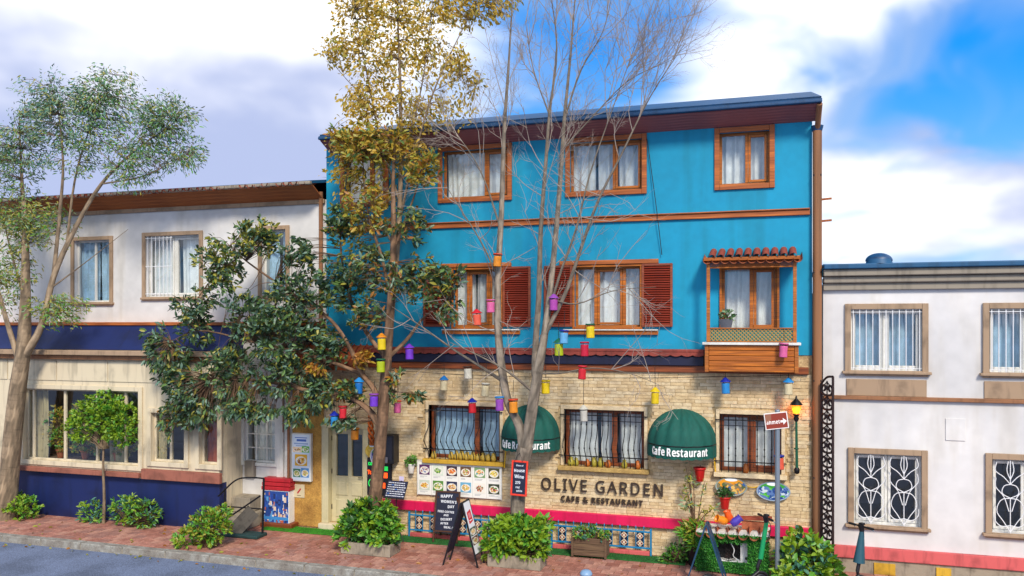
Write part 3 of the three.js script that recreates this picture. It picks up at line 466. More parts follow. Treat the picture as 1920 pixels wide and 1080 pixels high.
{ // wrought iron screen standing out from the wall between the two houses
  const t = thing('iron_screen', 'tall scrolled wrought iron screen between the blue and pale houses', 'screen', [9.98, 0, .35]), A = [9.8, .2], E = [9.97, .5], H = 3.42, W = (k, y) => [mix(A[0], E[0], k), y, mix(A[1], E[1], k)];
  parts(t, 'upright', [bar(W(0, 0), W(0, H - .14), .024), bar(W(1, 0), W(1, H), .024), bar(W(.5, .1), W(.5, H - .08), .012)], M.ironRust);
  part(t, 'top_bar', wire([W(0, H - .14), W(.5, H - .02), W(1, H)], .02, 6, 8), M.ironRust); part(t, 'bottom_bar', bar(W(0, .1), W(1, .1), .016), M.ironRust);
  for (let k = 0; k < 13; k++) { const y = .12 + k * .247; for (const s of [-1, 1]) part(t, 'scroll', [wire([W(.5, y), W(.5 + s * .36, y + .03), W(.5 + s * .46, y + .12), W(.5 + s * .24, y + .18), W(.5 + s * .12, y + .12), W(.5 + s * .26, y + .08)], .021, 5, 14), wire([W(.5 + s * .24, y + .18), W(.5 + s * .06, y + .22), W(.5, y + .247)], .011, 5, 5)], M.ironRust); }
}

parts(WL, 'wall_pipe', [bar([-.86, .3, .09], [-.86, 3.6, .09], .028, .028, 8), bar([-1.0, 2.0, .08], [-1.0, 3.5, .08], .014, .014, 6)], M.rust);
part(WL, 'meter_box', rbox(-1.95, -1.72, 1.0, 1.35, -.004, .1, .012), M.greyTrim);

// ---------------------------------------------------------------- awnings, lettering, things on the restaurant wall
function awning(cx, a, label, textFrom) {
  const t = thing('awning', label, 'awning', [cx, 1.95, 0], 'green dome awnings'), y0 = 2.13, h = .62, p = .62, drop = .22, N = 42, K = 10, pos = [], idx = [], uv = [];
  const rim = th => { const seg = Math.PI / 7, k = th / seg, c = .985 + .015 * Math.cos(2 * Math.PI * k); return [-Math.cos(th) * a * c, Math.sin(th) * p * c]; };
  for (let j = 0; j <= K; j++) for (let i = 0; i <= N; i++) { const th = Math.PI * i / N, ph = Math.PI / 2 * j / K, [rx, rz] = rim(th), sag = 1 - .055 * Math.sin(2 * ph) * (1 - Math.abs(Math.cos(7 * th))) ; pos.push(cx + rx * Math.cos(ph) * sag, y0 + h * Math.sin(ph) * sag, .01 + rz * Math.cos(ph) * sag); uv.push(i * .08, j * .1); }
  for (let j = 0; j < K; j++) for (let i = 0; i < N; i++) { const q = j * (N + 1) + i; idx.push(q, q + 1, q + N + 1, q + 1, q + N + 2, q + N + 1); }
  const g = new THREE.BufferGeometry(); g.setAttribute('position', new THREE.Float32BufferAttribute(pos, 3)); g.setAttribute('uv', new THREE.Float32BufferAttribute(uv, 2)); g.setIndex(idx); g.computeVertexNormals(); part(t, 'canopy', g, M.canopy);
  const vp = [], vi = [], vu = [], R = 84; for (let i = 0; i <= R; i++) { const th = Math.PI * i / R, [rx, rz] = rim(th), w = .012 * Math.sin(th * 23); for (let k = 0; k < 3; k++) { const d = [0, .11, drop + .018 * Math.abs(Math.sin(th * 12))][k]; vp.push(cx + rx * (1 + w * k * .3), y0 - d, .01 + rz * (1 + w * k * .3)); vu.push(i * .04, d * 3); } }
  for (let i = 0; i < R; i++) for (let k = 0; k < 2; k++) { const q = i * 3 + k; vi.push(q, q + 1, q + 3, q + 1, q + 4, q + 3); }
  const v = new THREE.BufferGeometry(); v.setAttribute('position', new THREE.Float32BufferAttribute(vp, 3)); v.setAttribute('uv', new THREE.Float32BufferAttribute(vu, 2)); v.setIndex(vi); v.computeVertexNormals(); const val = part(t, 'valance', v, M.canopy);
  part(t, 'rim_hoop', wire(Array.from({ length: 15 }, (_, i) => { const [x, z] = rim(Math.PI * i / 14); return [cx + x, y0, .01 + z]; }), .01, 5, 40), M.iron);
  parts(t, 'rib', [1, 2, 3, 4, 5, 6].map(k => wire(Array.from({ length: 7 }, (_, j) => { const ph = Math.PI / 2 * j / 6, [x, z] = rim(Math.PI * k / 7); return [cx + x * Math.cos(ph) * .985, y0 + h * Math.sin(ph) * .985, .01 + z * Math.cos(ph) * .985]; }), .007, 4, 12)), M.iron);
  const gl = glyphs('Cafe Restaurant', .14, .004, .74), w = gl.width; // letters follow the curve of the valance
  const arc = []; let L = 0, last = rim(0); for (let i = 0; i <= 400; i++) { const th = Math.PI * i / 400, q = rim(th); L += Math.hypot(q[0] - last[0], q[1] - last[1]); last = q; arc.push([L, th]); }
  for (const o of gl) { const s = L * textFrom + o.x + o.adv / 2 - w / 2, th = arc.find(q => q[0] >= s)[1], [x, z] = rim(th), [x2, z2] = rim(th + .01), ang = -Math.atan2(z2 - z, x2 - x); const q = o.g.clone().translate(-o.adv / 2, 0, .012).rotateY(ang).translate(cx + x, y0 - .172, .012 + z); part(val, 'letter', q, M.letterWhite); }
}
awning(7.39, .63, 'green dome awning with white lettering between the two right stone windows', .5);
awning(4.5, .58, 'green dome awning with white lettering partly behind the bare trunk', .5);
{ // raised lettering
  const t = thing('sign_lettering', 'dark raised lettering of the restaurant name below the middle stone window', 'sign', [5.87, .9, .02]);
  const put = (str, x0, x1, y, size, track, f) => { const gl = glyphs(str, size, .025, 1, f); const sc = (x1 - x0) / (gl.width + track * (str.length - 1)); let i = 0; for (const o of gl) { const k = str.indexOf(o.ch, i); i = k + 1; part(t, 'letter', o.g.translate(0, 0, 0).scale(sc, 1, 1).translate(x0 + (o.x + track * k) * sc, y, .03), M.lettering); } };
  put('OLIVE GARDEN', 4.7, 7.08, 1.115, .225, .03, fontThin); put('CAFE & RESTAURANT', 5.1, 6.68, .91, .105, .012, fontBold);
}
// printed dishes: plates of generic food in flat print
const dishRng = rng(400);
function drawDish(x, X, Y, W, H, pal, bg) { const r = dishRng; x.fillStyle = bg; x.fillRect(X, Y, W, H); x.fillStyle = '#e9e4da'; x.beginPath(); x.ellipse(X + W / 2, Y + H * .55, W * .44, H * .38, 0, 0, 7); x.fill(); for (let i = 0; i < 46; i++) { x.fillStyle = pal[Math.floor(r() * pal.length)]; const a = r() * 6.28, q = Math.sqrt(r()); x.beginPath(); x.ellipse(X + W / 2 + Math.cos(a) * q * W * .33, Y + H * .53 + Math.sin(a) * q * H * .27, W * (.03 + r() * .07), H * (.02 + r() * .05), r() * 3, 0, 7); x.fill(); } }
const pals = [[['#d8d0c8', '#a5583c', '#3a4fa0', '#e8e2da'], '#5a2c5e'], [['#4c8a2a', '#7fb04a', '#c8d860', '#2f6a20'], '#d9e2d0'], [['#d8601c', '#e88a30', '#b03a14', '#f0c060'], '#3a2430'], [['#8a4a2c', '#c06a44', '#7aa03c', '#e0b060'], '#6a4a30'], [['#e8a030', '#4ca0a0', '#d05a30', '#f0d080'], '#7a9a68'], [['#e8c840', '#caa022', '#fae27a', '#9aa030'], '#4a4a28'], [['#e0a020', '#c8781c', '#f0c850', '#7a3a1c'], '#c8d0c0'], [['#c8b040', '#7a9a30', '#e8d070', '#4f7a24'], '#5a8a3a'], [['#d08a3c', '#e8b860', '#a05a2a', '#f4dca0'], '#2c3050'], [['#e0b040', '#8ab040', '#c87828', '#f4e090'], '#6aa8c8'], [['#b04a2c', '#d06a3c', '#7a2c1c', '#5a8a30'], '#ece6da'], [['#4f8a30', '#c85a30', '#e8c050', '#8a4a2a'], '#38402c']];
{
  const x0 = 2.12, x1 = 3.9, y0 = .86, y1 = 1.53, t = thing('menu_board', 'white menu board with two rows of dish photos under barred window', 'menu board', [3, y0, .05]);
  const pm = canvasMat(1024, 384, (c, w, h) => { c.fillStyle = '#ece9e2'; c.fillRect(0, 0, w, h); c.fillStyle = '#8a8c94'; const r = rng(6); for (let k = 0; k < 6; k++) for (const b of [.48, .94]) for (let l = 0; l < 2; l++) c.fillRect(w * (k + .14) / 6, h * (b - .05 + l * .03), w * (.05 + r() * .07), 4); c.strokeStyle = '#bdb8ae'; c.lineWidth = 3; for (let k = 1; k < 6; k++) { c.beginPath(); c.moveTo(w * k / 6, 0); c.lineTo(w * k / 6, h); c.stroke(); } });
  part(t, 'panel', rbox(x0, x1, y0, y1, .03, .05, .004), M.white); part(t, 'print', sheetXY(x0 + .005, x1 - .005, y0 + .005, y1 - .005, .054), pm);
  for (let k = 0; k < 12; k++) { const i = k % 6, j = k < 6 ? 1 : 0, cw = (x1 - x0) / 6, X = x0 + i * cw + .035, Y = y0 + .1 + j * .31, m = canvasMat(96, 96, (c, w, h) => drawDish(c, 0, 0, w, h, ...pals[k])); part(t, 'dish_photo', sheetXY(X, X + cw - .07, Y, Y + .2, .058), m); }
  part(t, 'edge_strip', [rbox(x0 - .015, x0 - .001, y0 - .01, y1 + .01, .03, .062, .003), rbox(x1 + .001, x1 + .015, y0 - .01, y1 + .01, .03, .062, .003), rbox(x0 - .015, x1 + .015, y1 + .011, y1 + .03, .03, .062, .003)], M.whiteTrim);
}
{ // lit poster by the door
  const t = thing('poster_case', 'tall blue white menu poster in a case on the ochre pier', 'poster', [-.5, .95, .1]);
  part(t, 'case', rbox(-.77, -.3, .98, 2.0, .036, .12, .012), M.whiteTrim);
  part(t, 'print', sheetXY(-.745, -.325, 1.005, 1.975, .124), canvasMat(200, 440, (c, w, h) => { c.fillStyle = '#cfdcec'; c.fillRect(0, 0, w, h); c.fillStyle = '#3d63b8'; c.font = 'bold 34px sans-serif'; c.fillRect(30, 26, 140, 8); c.fillRect(50, 44, 110, 22); c.fillStyle = '#8fa6d0'; c.fillRect(20, 80, 160, 14); c.fillRect(40, 102, 120, 10); drawDish(c, 6, 120, 110, 50, pals[3][0], '#e8c8a0'); drawDish(c, 110, 110, 84, 60, pals[1][0], '#5fae3a'); drawDish(c, 30, 190, 140, 110, pals[6][0], '#e0a81c'); drawDish(c, 10, 330, 84, 80, pals[7][0], '#3a7a5a'); drawDish(c, 100, 320, 90, 90, pals[9][0], '#4a8ac8'); }));
  const s = thing('notice_plate', 'small white notice with red mark under the poster case', 'notice', [-.62, .62, .04]); part(s, 'plate', rbox(-.76, -.5, .62, .9, .037, .05, .004), M.cream); part(s, 'print', sheetXY(-.75, -.51, .63, .89, .053), canvasMat(96, 104, (c, w, h) => { c.fillStyle = '#cdbf9c'; c.fillRect(0, 0, w, h); c.strokeStyle = '#b02030'; c.lineWidth = 13; c.beginPath(); c.moveTo(34, 72); c.lineTo(66, 30); c.stroke(); c.fillStyle = '#6a5a4a'; c.fillRect(28, 86, 40, 5); }));
}
{ // black box on the wall
  const t = thing('wall_cabinet', 'black wall cabinet tilted out above the music stand menu', 'cabinet', [1.62, 1.45, .1]); part(t, 'case', rbox(1.32, 1.68, 1.48, 2.06, -.01, .26, .012), M.black); part(t, 'front_panel', rbox(1.35, 1.65, 1.55, 2.03, .262, .272, .006), mat('smoke', 0x22222c, { roughness: .2 })); part(t, 'bracket', [rbox(1.45, 1.53, 1.05, 1.478, .0, .05)], M.black);
  part(t, 'meter', [rbox(1.37, 1.56, 1.5, 1.62, .274, .3, .01)], mat('greyBox', 0x6b6670, { roughness: .4 }));
}
{ // neon style board by the door
  const t = thing('neon_sign', 'black board with orange and green neon shapes beside the door', 'sign', [1.1, .75, .05]);
  part(t, 'board', [rbox(.98, 1.5, .78, 1.55, -.0, .06, .008)], M.black);
  const orange = new THREE.MeshStandardMaterial({ color: 0xff5a1a, emissive: 0xff4a10, emissiveIntensity: 1.1, roughness: .5 }), green = new THREE.MeshStandardMaterial({ color: 0x30d860, emissive: 0x20c850, emissiveIntensity: .7, roughness: .5 }), amber = new THREE.MeshStandardMaterial({ color: 0xffb030, emissive: 0xff9a20, emissiveIntensity: .8, roughness: .5 });
  for (const o of glyphs('Turkish', .085, .008, .75)) part(t, 'letter', o.g.translate(1.0 + o.x, 1.215, .066), orange);
  for (const o of glyphs('coffee', .08, .008, .8)) part(t, 'letter', o.g.translate(1.01 + o.x, 1.4, .066), green);
  part(t, 'neon_ring', new THREE.TorusGeometry(.075, .009, 6, 24).scale(1, 1.15, 1).translate(1.1, 1.03, .07), green); part(t, 'neon_cup', new THREE.TorusGeometry(.03, .014, 6, 16).translate(1.1, 1.02, .07), amber);
  part(t, 'neon_stem', [bar([1.08, .95, .07], [1.05, .84, .07], .009), bar([1.05, .84, .07], [1.12, .86, .07], .009)], green);
  parts(t, 'neon_bar', [rbox(1.34, 1.46, 1.3, 1.39, .061, .075, .01)], green); parts(t, 'neon_bar', [rbox(1.33, 1.45, 1.15, 1.26, .061, .075, .01), rbox(1.3, 1.4, .94, 1.05, .061, .075, .01)], orange);
  part(B, 'skirting', rbox(.96, 1.018, .53, .715, -.01, .08, .01), M.pink);
}
// painted plates
function plate(label, at, rx, ry, pal, bg, seed) {
  const t = thing('painted_plate', label, 'plate', at, 'painted plates on the wall'), [x, y, z] = at;
  part(t, 'dish', new THREE.LatheGeometry([[.001, 0], [.7, .005], [.85, .02], [1, .06], [1, .075], [.84, .04]].map(p => new THREE.Vector2(p[0], p[1] * .8)), 28).rotateX(Math.PI / 2).scale(rx, ry, .5).translate(x, y, z), mat('plateGlaze' + seed, bg, { roughness: .3 }));
  part(t, 'painting', new THREE.CircleGeometry(1, 28).scale(rx * .9, ry * .9, 1).translate(x, y, z + .027), canvasMat(160, 110, (c, w, h) => { const r = rng(seed); c.fillStyle = pal[0]; c.fillRect(0, 0, w, h); for (let i = 0; i < 120; i++) { c.fillStyle = pal[Math.min(pal.length - 1, Math.floor((i / 120 + r() * .5) * pal.length * .72))]; c.beginPath(); c.ellipse(r() * w, h * (.3 + r() * .7), 5 + r() * 16, 4 + r() * 10, r() * 3, 0, 7); c.fill(); } c.fillStyle = '#f2f4f4'; c.beginPath(); c.ellipse(w * .5, h * .08, w * .22, h * .1, 0, 0, 7); c.fill(); }, { roughness: .3 }));
}
plate('oval plate painted orange and blue under the third barred window', [8.279, 1.378, 0.06], .28, .165, ['#e89a20', '#d88018', '#3c64a8', '#5c6a40', '#8a7858', '#e8b860'], 0x9aa49a, 61);
plate('oval plate painted green and blue behind the grey signpost', [9.006, 1.335, 0.06], .29, .17, ['#3f9a3a', '#62c040', '#2a4f9a', '#5c7ab0', '#c8d4dc', '#284888'], 0x8fa2b8, 62);
plate('round plate painted green and blue over the neon board', [1.27, 1.6, .13], .17, .19, ['#3f8a4a', '#5a5f90', '#7a94c8', '#3c6a50', '#b4a8c8', '#2c4088'], 0xe8e8ec, 63);
plate('plain yellow plate tucked behind a painted plate', [1.12, 1.7, .09], .15, .14, ['#d8b43c', '#c8a42c', '#e4c458'], 0xd2ae34, 64);
// wall pots
function pot(g, x, y, z, r, h) { return lathe([[.001, 0], [r * .68, 0], [r * .95, h * .86], [r * 1.1, h * .86], [r * 1.1, h], [r * .96, h], [r * .9, h * .84], [.001, h * .82]], [x, y, z], 16); }
matx('redPot', 0xd3201c, { roughness: .45, map: tPaint, s: 2 });
matx('whitePot', 0xe9e4da, { roughness: .5 });
matx('soil', 0x2c2018, { roughness: 1 });
matx('leafDark', 0x3d6c38, { map: tLeaf, roughness: .36 });
matx('leafMid', 0x62a238, { map: tLeaf, roughness: .5 });
matx('leafLime', 0xa8cc30, { map: tLeaf, roughness: .5, transmission: 0.35, thickness: 0 });
matx('leafYellow', 0xf2cb46, { map: tLeaf, roughness: .5, transmission: .45, thickness: 0 });
matx('leafGold', 0xdcb844, { map: tLeaf, roughness: .5, transmission: .4, thickness: 0 });
matx('leafOlive', 0xa6a040, { map: tLeaf, roughness: .5 });
matx('leafBrown', 0xc2802e, { map: tLeaf, roughness: .5, transmission: 0.3, thickness: 0 });
matx('leafGrey', 0x8aa888, { map: tLeaf, roughness: .5 });
matx('leafTeal', 0x568e84, { map: tLeaf, roughness: .5 });
// one leaf: folded along its midrib, drooping, length L along +y, width W
function leafGeo(L, W, fold = .25, droop = .2) {
  const p = [], uv = [], idx = [], prof = [[0, .02], [.3, .85], [.6, 1], [.85, .55], [1, .02]];
  prof.forEach(([t, w], i) => { const z = -droop * L * t * t; p.push(-W / 2 * w, L * t, z + fold * W * w * .5, 0, L * t, z, W / 2 * w, L * t, z + fold * W * w * .5); uv.push(.5 - w / 2, t, .5, t, .5 + w / 2, t); if (i) { const a = (i - 1) * 3, b = i * 3; idx.push(a, a + 1, b, a + 1, b + 1, b, a + 1, a + 2, b + 1, a + 2, b + 2, b + 1); } });
  const g = new THREE.BufferGeometry(); g.setAttribute('position', new THREE.Float32BufferAttribute(p, 3)); g.setAttribute('uv', new THREE.Float32BufferAttribute(uv, 2)); g.setIndex(idx); g.computeVertexNormals(); return flat(g);
}
function smallLeaf(L, W) { const g = new THREE.BufferGeometry(); g.setAttribute('position', new THREE.Float32BufferAttribute([0, 0, 0, W / 2, L * .45, W * .12, 0, L, -L * .1, 0, 0, 0, 0, L, -L * .1, -W / 2, L * .45, W * .12], 3)); g.setAttribute('uv', new THREE.Float32BufferAttribute([.5, 0, 1, .5, .5, 1, .5, 0, .5, 1, 0, .5], 2)); g.computeVertexNormals(); return flat(g); }
// leaves: list of {p, d(dir), s, k(material index)}; merged fast into one geometry per material, the first `own` as meshes
const _m = new THREE.Matrix4(), _q = new THREE.Quaternion(), _e = new THREE.Vector3();
function leafMatrix(l, r) { const d = l.d.clone().normalize(), side = V(r() - .5, r() - .5, r() - .5).cross(d); if (side.lengthSq() < 1e-5) side.set(1, 0, 0); side.normalize(); const nrm = side.clone().cross(d).normalize(); if (nrm.y < 0 && r() < .85) { side.negate(); nrm.negate(); } return new THREE.Matrix4().makeBasis(side.multiplyScalar(l.s), d.multiplyScalar(l.s), nrm.multiplyScalar(l.s)).setPosition(l.p); }
function foliage(t, leaves, geo, mats, own, r, name = 'leaf', mass = 'foliage') {
  const b = bases.get(t), src = geo.attributes, n = src.position.count;
  leaves.sort((a, c) => (c.p.z + c.s * .3) - (a.p.z + a.s * .3));
  const bins = mats.map(() => []);
  leaves.forEach((l, i) => { const M4 = leafMatrix(l, r); if (i < own) { const o = new THREE.Mesh(geo, mats[l.k]); o.name = name; M4.premultiply(new THREE.Matrix4().makeTranslation(-b[0], -b[1], -b[2])); M4.decompose(o.position, o.quaternion, o.scale); o.castShadow = o.receiveShadow = true; t.add(o); } else bins[l.k].push(M4); });
  bins.forEach((list, k) => {
    if (!list.length) return; const P = new Float32Array(list.length * n * 3), N = new Float32Array(list.length * n * 3), U = new Float32Array(list.length * n * 2); let o3 = 0, o2 = 0;
    for (const M4 of list) { const e = M4.elements, s2 = Math.hypot(e[0], e[1], e[2]); for (let i = 0; i < n; i++) { const x = src.position.getX(i), y = src.position.getY(i), z = src.position.getZ(i); P[o3] = e[0] * x + e[4] * y + e[8] * z + e[12]; P[o3 + 1] = e[1] * x + e[5] * y + e[9] * z + e[13]; P[o3 + 2] = e[2] * x + e[6] * y + e[10] * z + e[14]; const a = src.normal.getX(i) / s2, c = src.normal.getY(i) / s2, d = src.normal.getZ(i) / s2; N[o3] = e[0] * a + e[4] * c + e[8] * d; N[o3 + 1] = e[1] * a + e[5] * c + e[9] * d; N[o3 + 2] = e[2] * a + e[6] * c + e[10] * d; U[o2] = src.uv.getX(i); U[o2 + 1] = src.uv.getY(i); o3 += 3; o2 += 2; } }
    const g = new THREE.BufferGeometry(); g.setAttribute('position', new THREE.BufferAttribute(P, 3)); g.setAttribute('normal', new THREE.BufferAttribute(N, 3)); g.setAttribute('uv', new THREE.BufferAttribute(U, 2)); part(t, mass, g, mats[k]).userData.kind = 'stuff';
  });
}
const rv = r => { const a = r() * 6.283, z = r() * 2 - 1, q = Math.sqrt(1 - z * z); return V(q * Math.cos(a), z, q * Math.sin(a)); };
// a bushy plant: stems from a base fanning into ellipsoid lobes, rosettes of leaves at the stem ends
function bush(t, base, lobes, count, geo, mats, weights, own, seed, stemMat = M.barkBrown, perTip = 7, size = [.8, 1.25]) {
  const r = rng(seed), leaves = [], stems = [], B0 = V(...base); let tot = lobes.reduce((s, l) => s + l[3] * l[4] * l[5], 0);
  const pick = () => { let w = r(), k = 0; while (k < weights.length - 1 && w > weights[k]) { w -= weights[k]; k++; } return k; };
  for (const [cx, cy, cz, rx, ry, rz] of lobes) { const n = Math.round(count * rx * ry * rz / tot);
    for (let i = 0; i < n; i++) { const d = rv(r), q = .35 + .65 * Math.pow(r(), .45), P = V(cx + d.x * rx * q, Math.max(base[1] + .03, cy + d.y * ry * q), cz + d.z * rz * q), out = P.clone().sub(V(cx, cy - ry * .6, cz)).normalize(); if (stems.length < 150) stems.push(limb([[B0.x + (r() - .5) * rx * .4, B0.y, B0.z + (r() - .5) * rz * .4, .008], [mix(B0.x, P.x, .5), mix(B0.y, P.y, .6), mix(B0.z, P.z, .5), .006], [P.x, P.y, P.z, .003]], 4, 2)); const k = pick();
      for (let j = 0; j < perTip; j++) { const dd = rv(r).multiplyScalar(.95).add(out).normalize(); leaves.push({ p: P.clone().addScaledVector(rv(r), .025), d: dd, s: mix(...size, r()), k: r() < .75 ? k : pick() }); } } }
  part(t, 'stems', stems, stemMat); foliage(t, leaves, geo, mats, own, r);
}
const wp = (label, x, y, z, r, h, m, nm = 'wall_pot') => { const t = thing(nm, label, 'plant pot', [x, y, z]); part(t, 'pot', pot(0, x, y, z, r, h), m); part(t, 'hook', wire([[x, y + h * .9, z - r], [x, y + h * 1.1, z - r - .02], [x, y + h * .8, -.01]], .006), M.iron); return t; };
{ const t = wp('red pot hung on the wall right of the lit green awning', ...[7.727, 1.454, 0.12], .1, .25, M.redPot); void t;
  const [x, y, z] = [8.17, 0.978, 0.12], u = wp('red pot with dark leafy plant below the orange plate', x, y, z, .095, .22, M.redPot); bush(u, [x, y + .18, z], [[x, y + .28, z, .1, .08, .07]], 26, leafGeo(.08, .03), [M.leafDark], [1], 20, 71, M.barkBrown, 5);
  const [a, b, c] = [1.996, 1.292, 0.1], w = wp('white pot with trailing herb beside the menu board', a, b, c, .075, .19, M.whitePot); bush(w, [a, b + .16, c], [[a, b + .24, c, .12, .09, .08]], 40, leafGeo(.06, .025), [M.leafMid, M.leafGrey], [.6, .4], 20, 72, M.barkBrown, 5); }
{ // green lamp post bracket with lit lantern
  const x = 9.39, z = .14, yb = 1.72, yl = 2.7, t = thing('wall_lantern', 'green iron wall lamp with glowing yellow lantern', 'lamp', [x, yb, z]);
  part(t, 'post', [bar([x + .01, yb, z], [x, yl - .02, z], .026, .02, 10), new THREE.TorusGeometry(.03, .012, 6, 12).rotateX(1.57).translate(x, yb + .4, z)], mat('lampGreen', 0x13543c, { roughness: .4 }));
  part(t, 'foot', [lathe([[.001, -.05], [.04, -.03], [.05, .03], [.03, .07]], [x + .01, yb, z], 12), bar([x + .01, yb, z], [x + .01, yb, -.02], .018)], M.iron); part(t, 'arm', bar([x, yl - .2, z], [x, yl - .2, -.02], .014), M.iron);
  part(t, 'cup', lathe([[.03, -.1], [.05, -.04], [.03, -.01], [.06, .02], [.055, .03]], [x, yl, z], 12), M.iron);
  part(t, 'globe', lathe([[.05, .03], [.085, .16], [.08, .19]], [x, yl, z], 8), mat('amberGlass', 0xffce60, { transmission: .6, roughness: .4, thickness: 0 }));
  part(t, 'bulb', new THREE.SphereGeometry(.03, 10, 8).translate(x, yl + .11, z), new THREE.MeshStandardMaterial({ color: 0xffd070, emissive: 0xffa828, emissiveIntensity: 3 }));
  part(t, 'hood', lathe([[.1, .19], [.11, .2], [.05, .27], [.02, .3], [.015, .34], [.001, .36]], [x, yl, z], 8), M.iron);
  const L = new THREE.PointLight(0xffb040, .16, 6); L.position.set(0, yl - yb + .11, 0); L.castShadow = true; L.name = 'lamp_light'; t.add(L);
}
// pottery jars on the sills
function jarProto(nm, label, m, hgt) { const t = thing(nm, label, 'jar', [0, 0, 0], 'jars on the window sills'); part(t, 'jar_body', lathe([[.001, 0], [.04, 0], [.062, hgt * .35], [.05, hgt * .68], [.034, hgt * .8], [.04, hgt], [.03, hgt], [.026, hgt * .82], [.001, hgt * .5]], [0, 0, 0], 14), m); part(t, 'lid', lathe([[.001, hgt + .02], [.012, hgt + .018], [.012, hgt + .006], [.036, hgt], [.036, hgt - .006], [.001, hgt - .006]], [0, 0, 0], 12), m); return t; }
matx('jarYellow', 0xc9ad48, { map: tStain, s: 6, roughness: .5 }); matx('jarOrange', 0xc8702a, { map: tStain, s: 6, roughness: .5 }); matx('jarOlive', 0xb2a83c, { map: tStain, s: 6, roughness: .5 });
{
  const rows = [['yellow lidded pottery jar on the sill above the menu board', 'jarYellow', [2.46, 2.83, 2.95, 3.06, 3.18, 3.3, 3.41, 3.52, 3.62, 3.73], 1.598, .05], ['pottery jar with lid on the sill over the raised lettering', 'jarOlive', [5.3, 5.4, 5.75, 5.88, 6.33], 1.598, .05], ['brownish orange jar on the sill over the raised lettering', 'jarOrange', [5.62, 6.02, 6.58], 1.598, .05]];
  for (const [label, m, xs, y, z] of rows) { const p = jarProto('pottery_jar', label, M[m], .15); const r = rng(xs.length * 9); xs.forEach((x, i) => { const o = i ? p.clone() : p; if (i) { o.name = numbered('pottery_jar'); scene.add(o); } o.position.set(x, y, z - .02 - .02 * r()); o.rotation.y = r() * 6; const k = .9 + r() * .25; o.scale.set(k, k * (.92 + r() * .2), k); }); }
  const p = jarProto('pottery_jar', 'single orange jar on the sill of the third barred window', M.jarOrange, .16); p.position.set(8.53, 1.629, .03);
}
// blue railings with diamond tiles below the pink skirting
function railing(label, x0, x1) {
  const t = thing('blue_railing', label, 'railing', [(x0 + x1) / 2, 0, .13], 'blue railings below the skirting'), z = .13, y0 = .14, y1 = .47, dark = M.navyDeep;
  parts(t, 'post', [rbox(x0, x0 + .035, .02, y1 + .05, z - .02, z + .02, .006), rbox(x1 - .035, x1, .02, y1 + .05, z - .02, z + .02, .006)], M.railBlue);
  parts(t, 'rail', [rbox(x0 + .036, x1 - .036, y0, y0 + .03, z - .015, z + .015, .005), rbox(x0 + .036, x1 - .036, y1 - .03, y1, z - .015, z + .015, .005)], M.railBlue);
  const n = Math.round((x1 - x0) / .152); for (let i = 1; i < n; i++) { const x = mix(x0, x1, i / n); part(t, 'baluster', [bar([x, y0 + .03, z], [x, y1 - .03, z], .009), bar([x, y1, z], [x, y1 + .06, z], .009), lathe([[.001, .09], [.012, .06], [.016, .045], [.006, .03], [.008, 0]], [x, y1 + .01, z], 6)], M.railBlue); }
  part(t, 'base_plinth', rbox(x0 + .04, x1 - .04, .02, .1, z - .04, z + .03, .01), M.pinkFaded);
  const tiles = canvasMat(64, 64, (c, w, h) => { c.fillStyle = '#d8cdb8'; c.fillRect(0, 0, w, h); c.fillStyle = '#7a2f28'; c.fillRect(6, 6, 22, 22); c.fillRect(36, 36, 22, 22); c.fillStyle = '#b08058'; c.fillRect(36, 6, 22, 22); c.fillRect(6, 36, 22, 22); c.fillStyle = '#e8e0d0'; c.beginPath(); c.arc(32, 32, 9, 0, 7); c.fill(); });
  for (let i = 1; i < n - 1; i += 2) { const a = mix(x0, x1, i / n) + .012, b = mix(x0, x1, (i + 1) / n) - .012, pn = part(t, 'dark_panel', rbox(a, b, y0 + .032, y1 - .032, z - .03, z - .012, .004), dark); for (const y of [mix(y0, y1, .3), mix(y0, y1, .7)]) part(pn, 'diamond_tile', uvmUnit(rbox(-.048, .048, -.048, .048, 0, .012, .002), .096).rotateZ(Math.PI / 4).translate((a + b) / 2, y, z - .011), tiles); }
}
function uvmUnit(g, w) { const p = g.attributes.position, uv = g.attributes.uv; for (let i = 0; i < p.count; i++) uv.setXY(i, p.getX(i) / w + .5, p.getY(i) / w + .5); return g; }
railing('blue spiked railing with diamond tiles behind the chalkboard', 1.95, 3.98);
railing('blue spiked railing with diamond tiles behind the wooden planter', 4.93, 6.86);

{ // orange woven garland hanging beside the door
  const x = 1.223, y = 1.849, z = .3, t = thing('woven_garland', 'orange woven garland hanging between the door and the evergreen trunk', 'garland', [x, y, z]), m = mat('garlandOrange', 0xe0701c, { map: tWood, s: 6, roughness: .7 });
  for (let k = 0; k < 3; k++) part(t, 'strand', wire(Array.from({ length: 14 }, (_, i) => { const q = i / 13, a = q * 9 + k * 2.09, rr = .05 * Math.sin(Math.PI * (.15 + q * .8)); return [x + Math.cos(a) * rr - .06 * q, y + q * .62, z + Math.sin(a) * rr]; }), .022, 6, 40), m);
  part(t, 'cord', bar([x - .06, y + .6, z], [x - .06, y + .95, z], .006), M.cable);
}

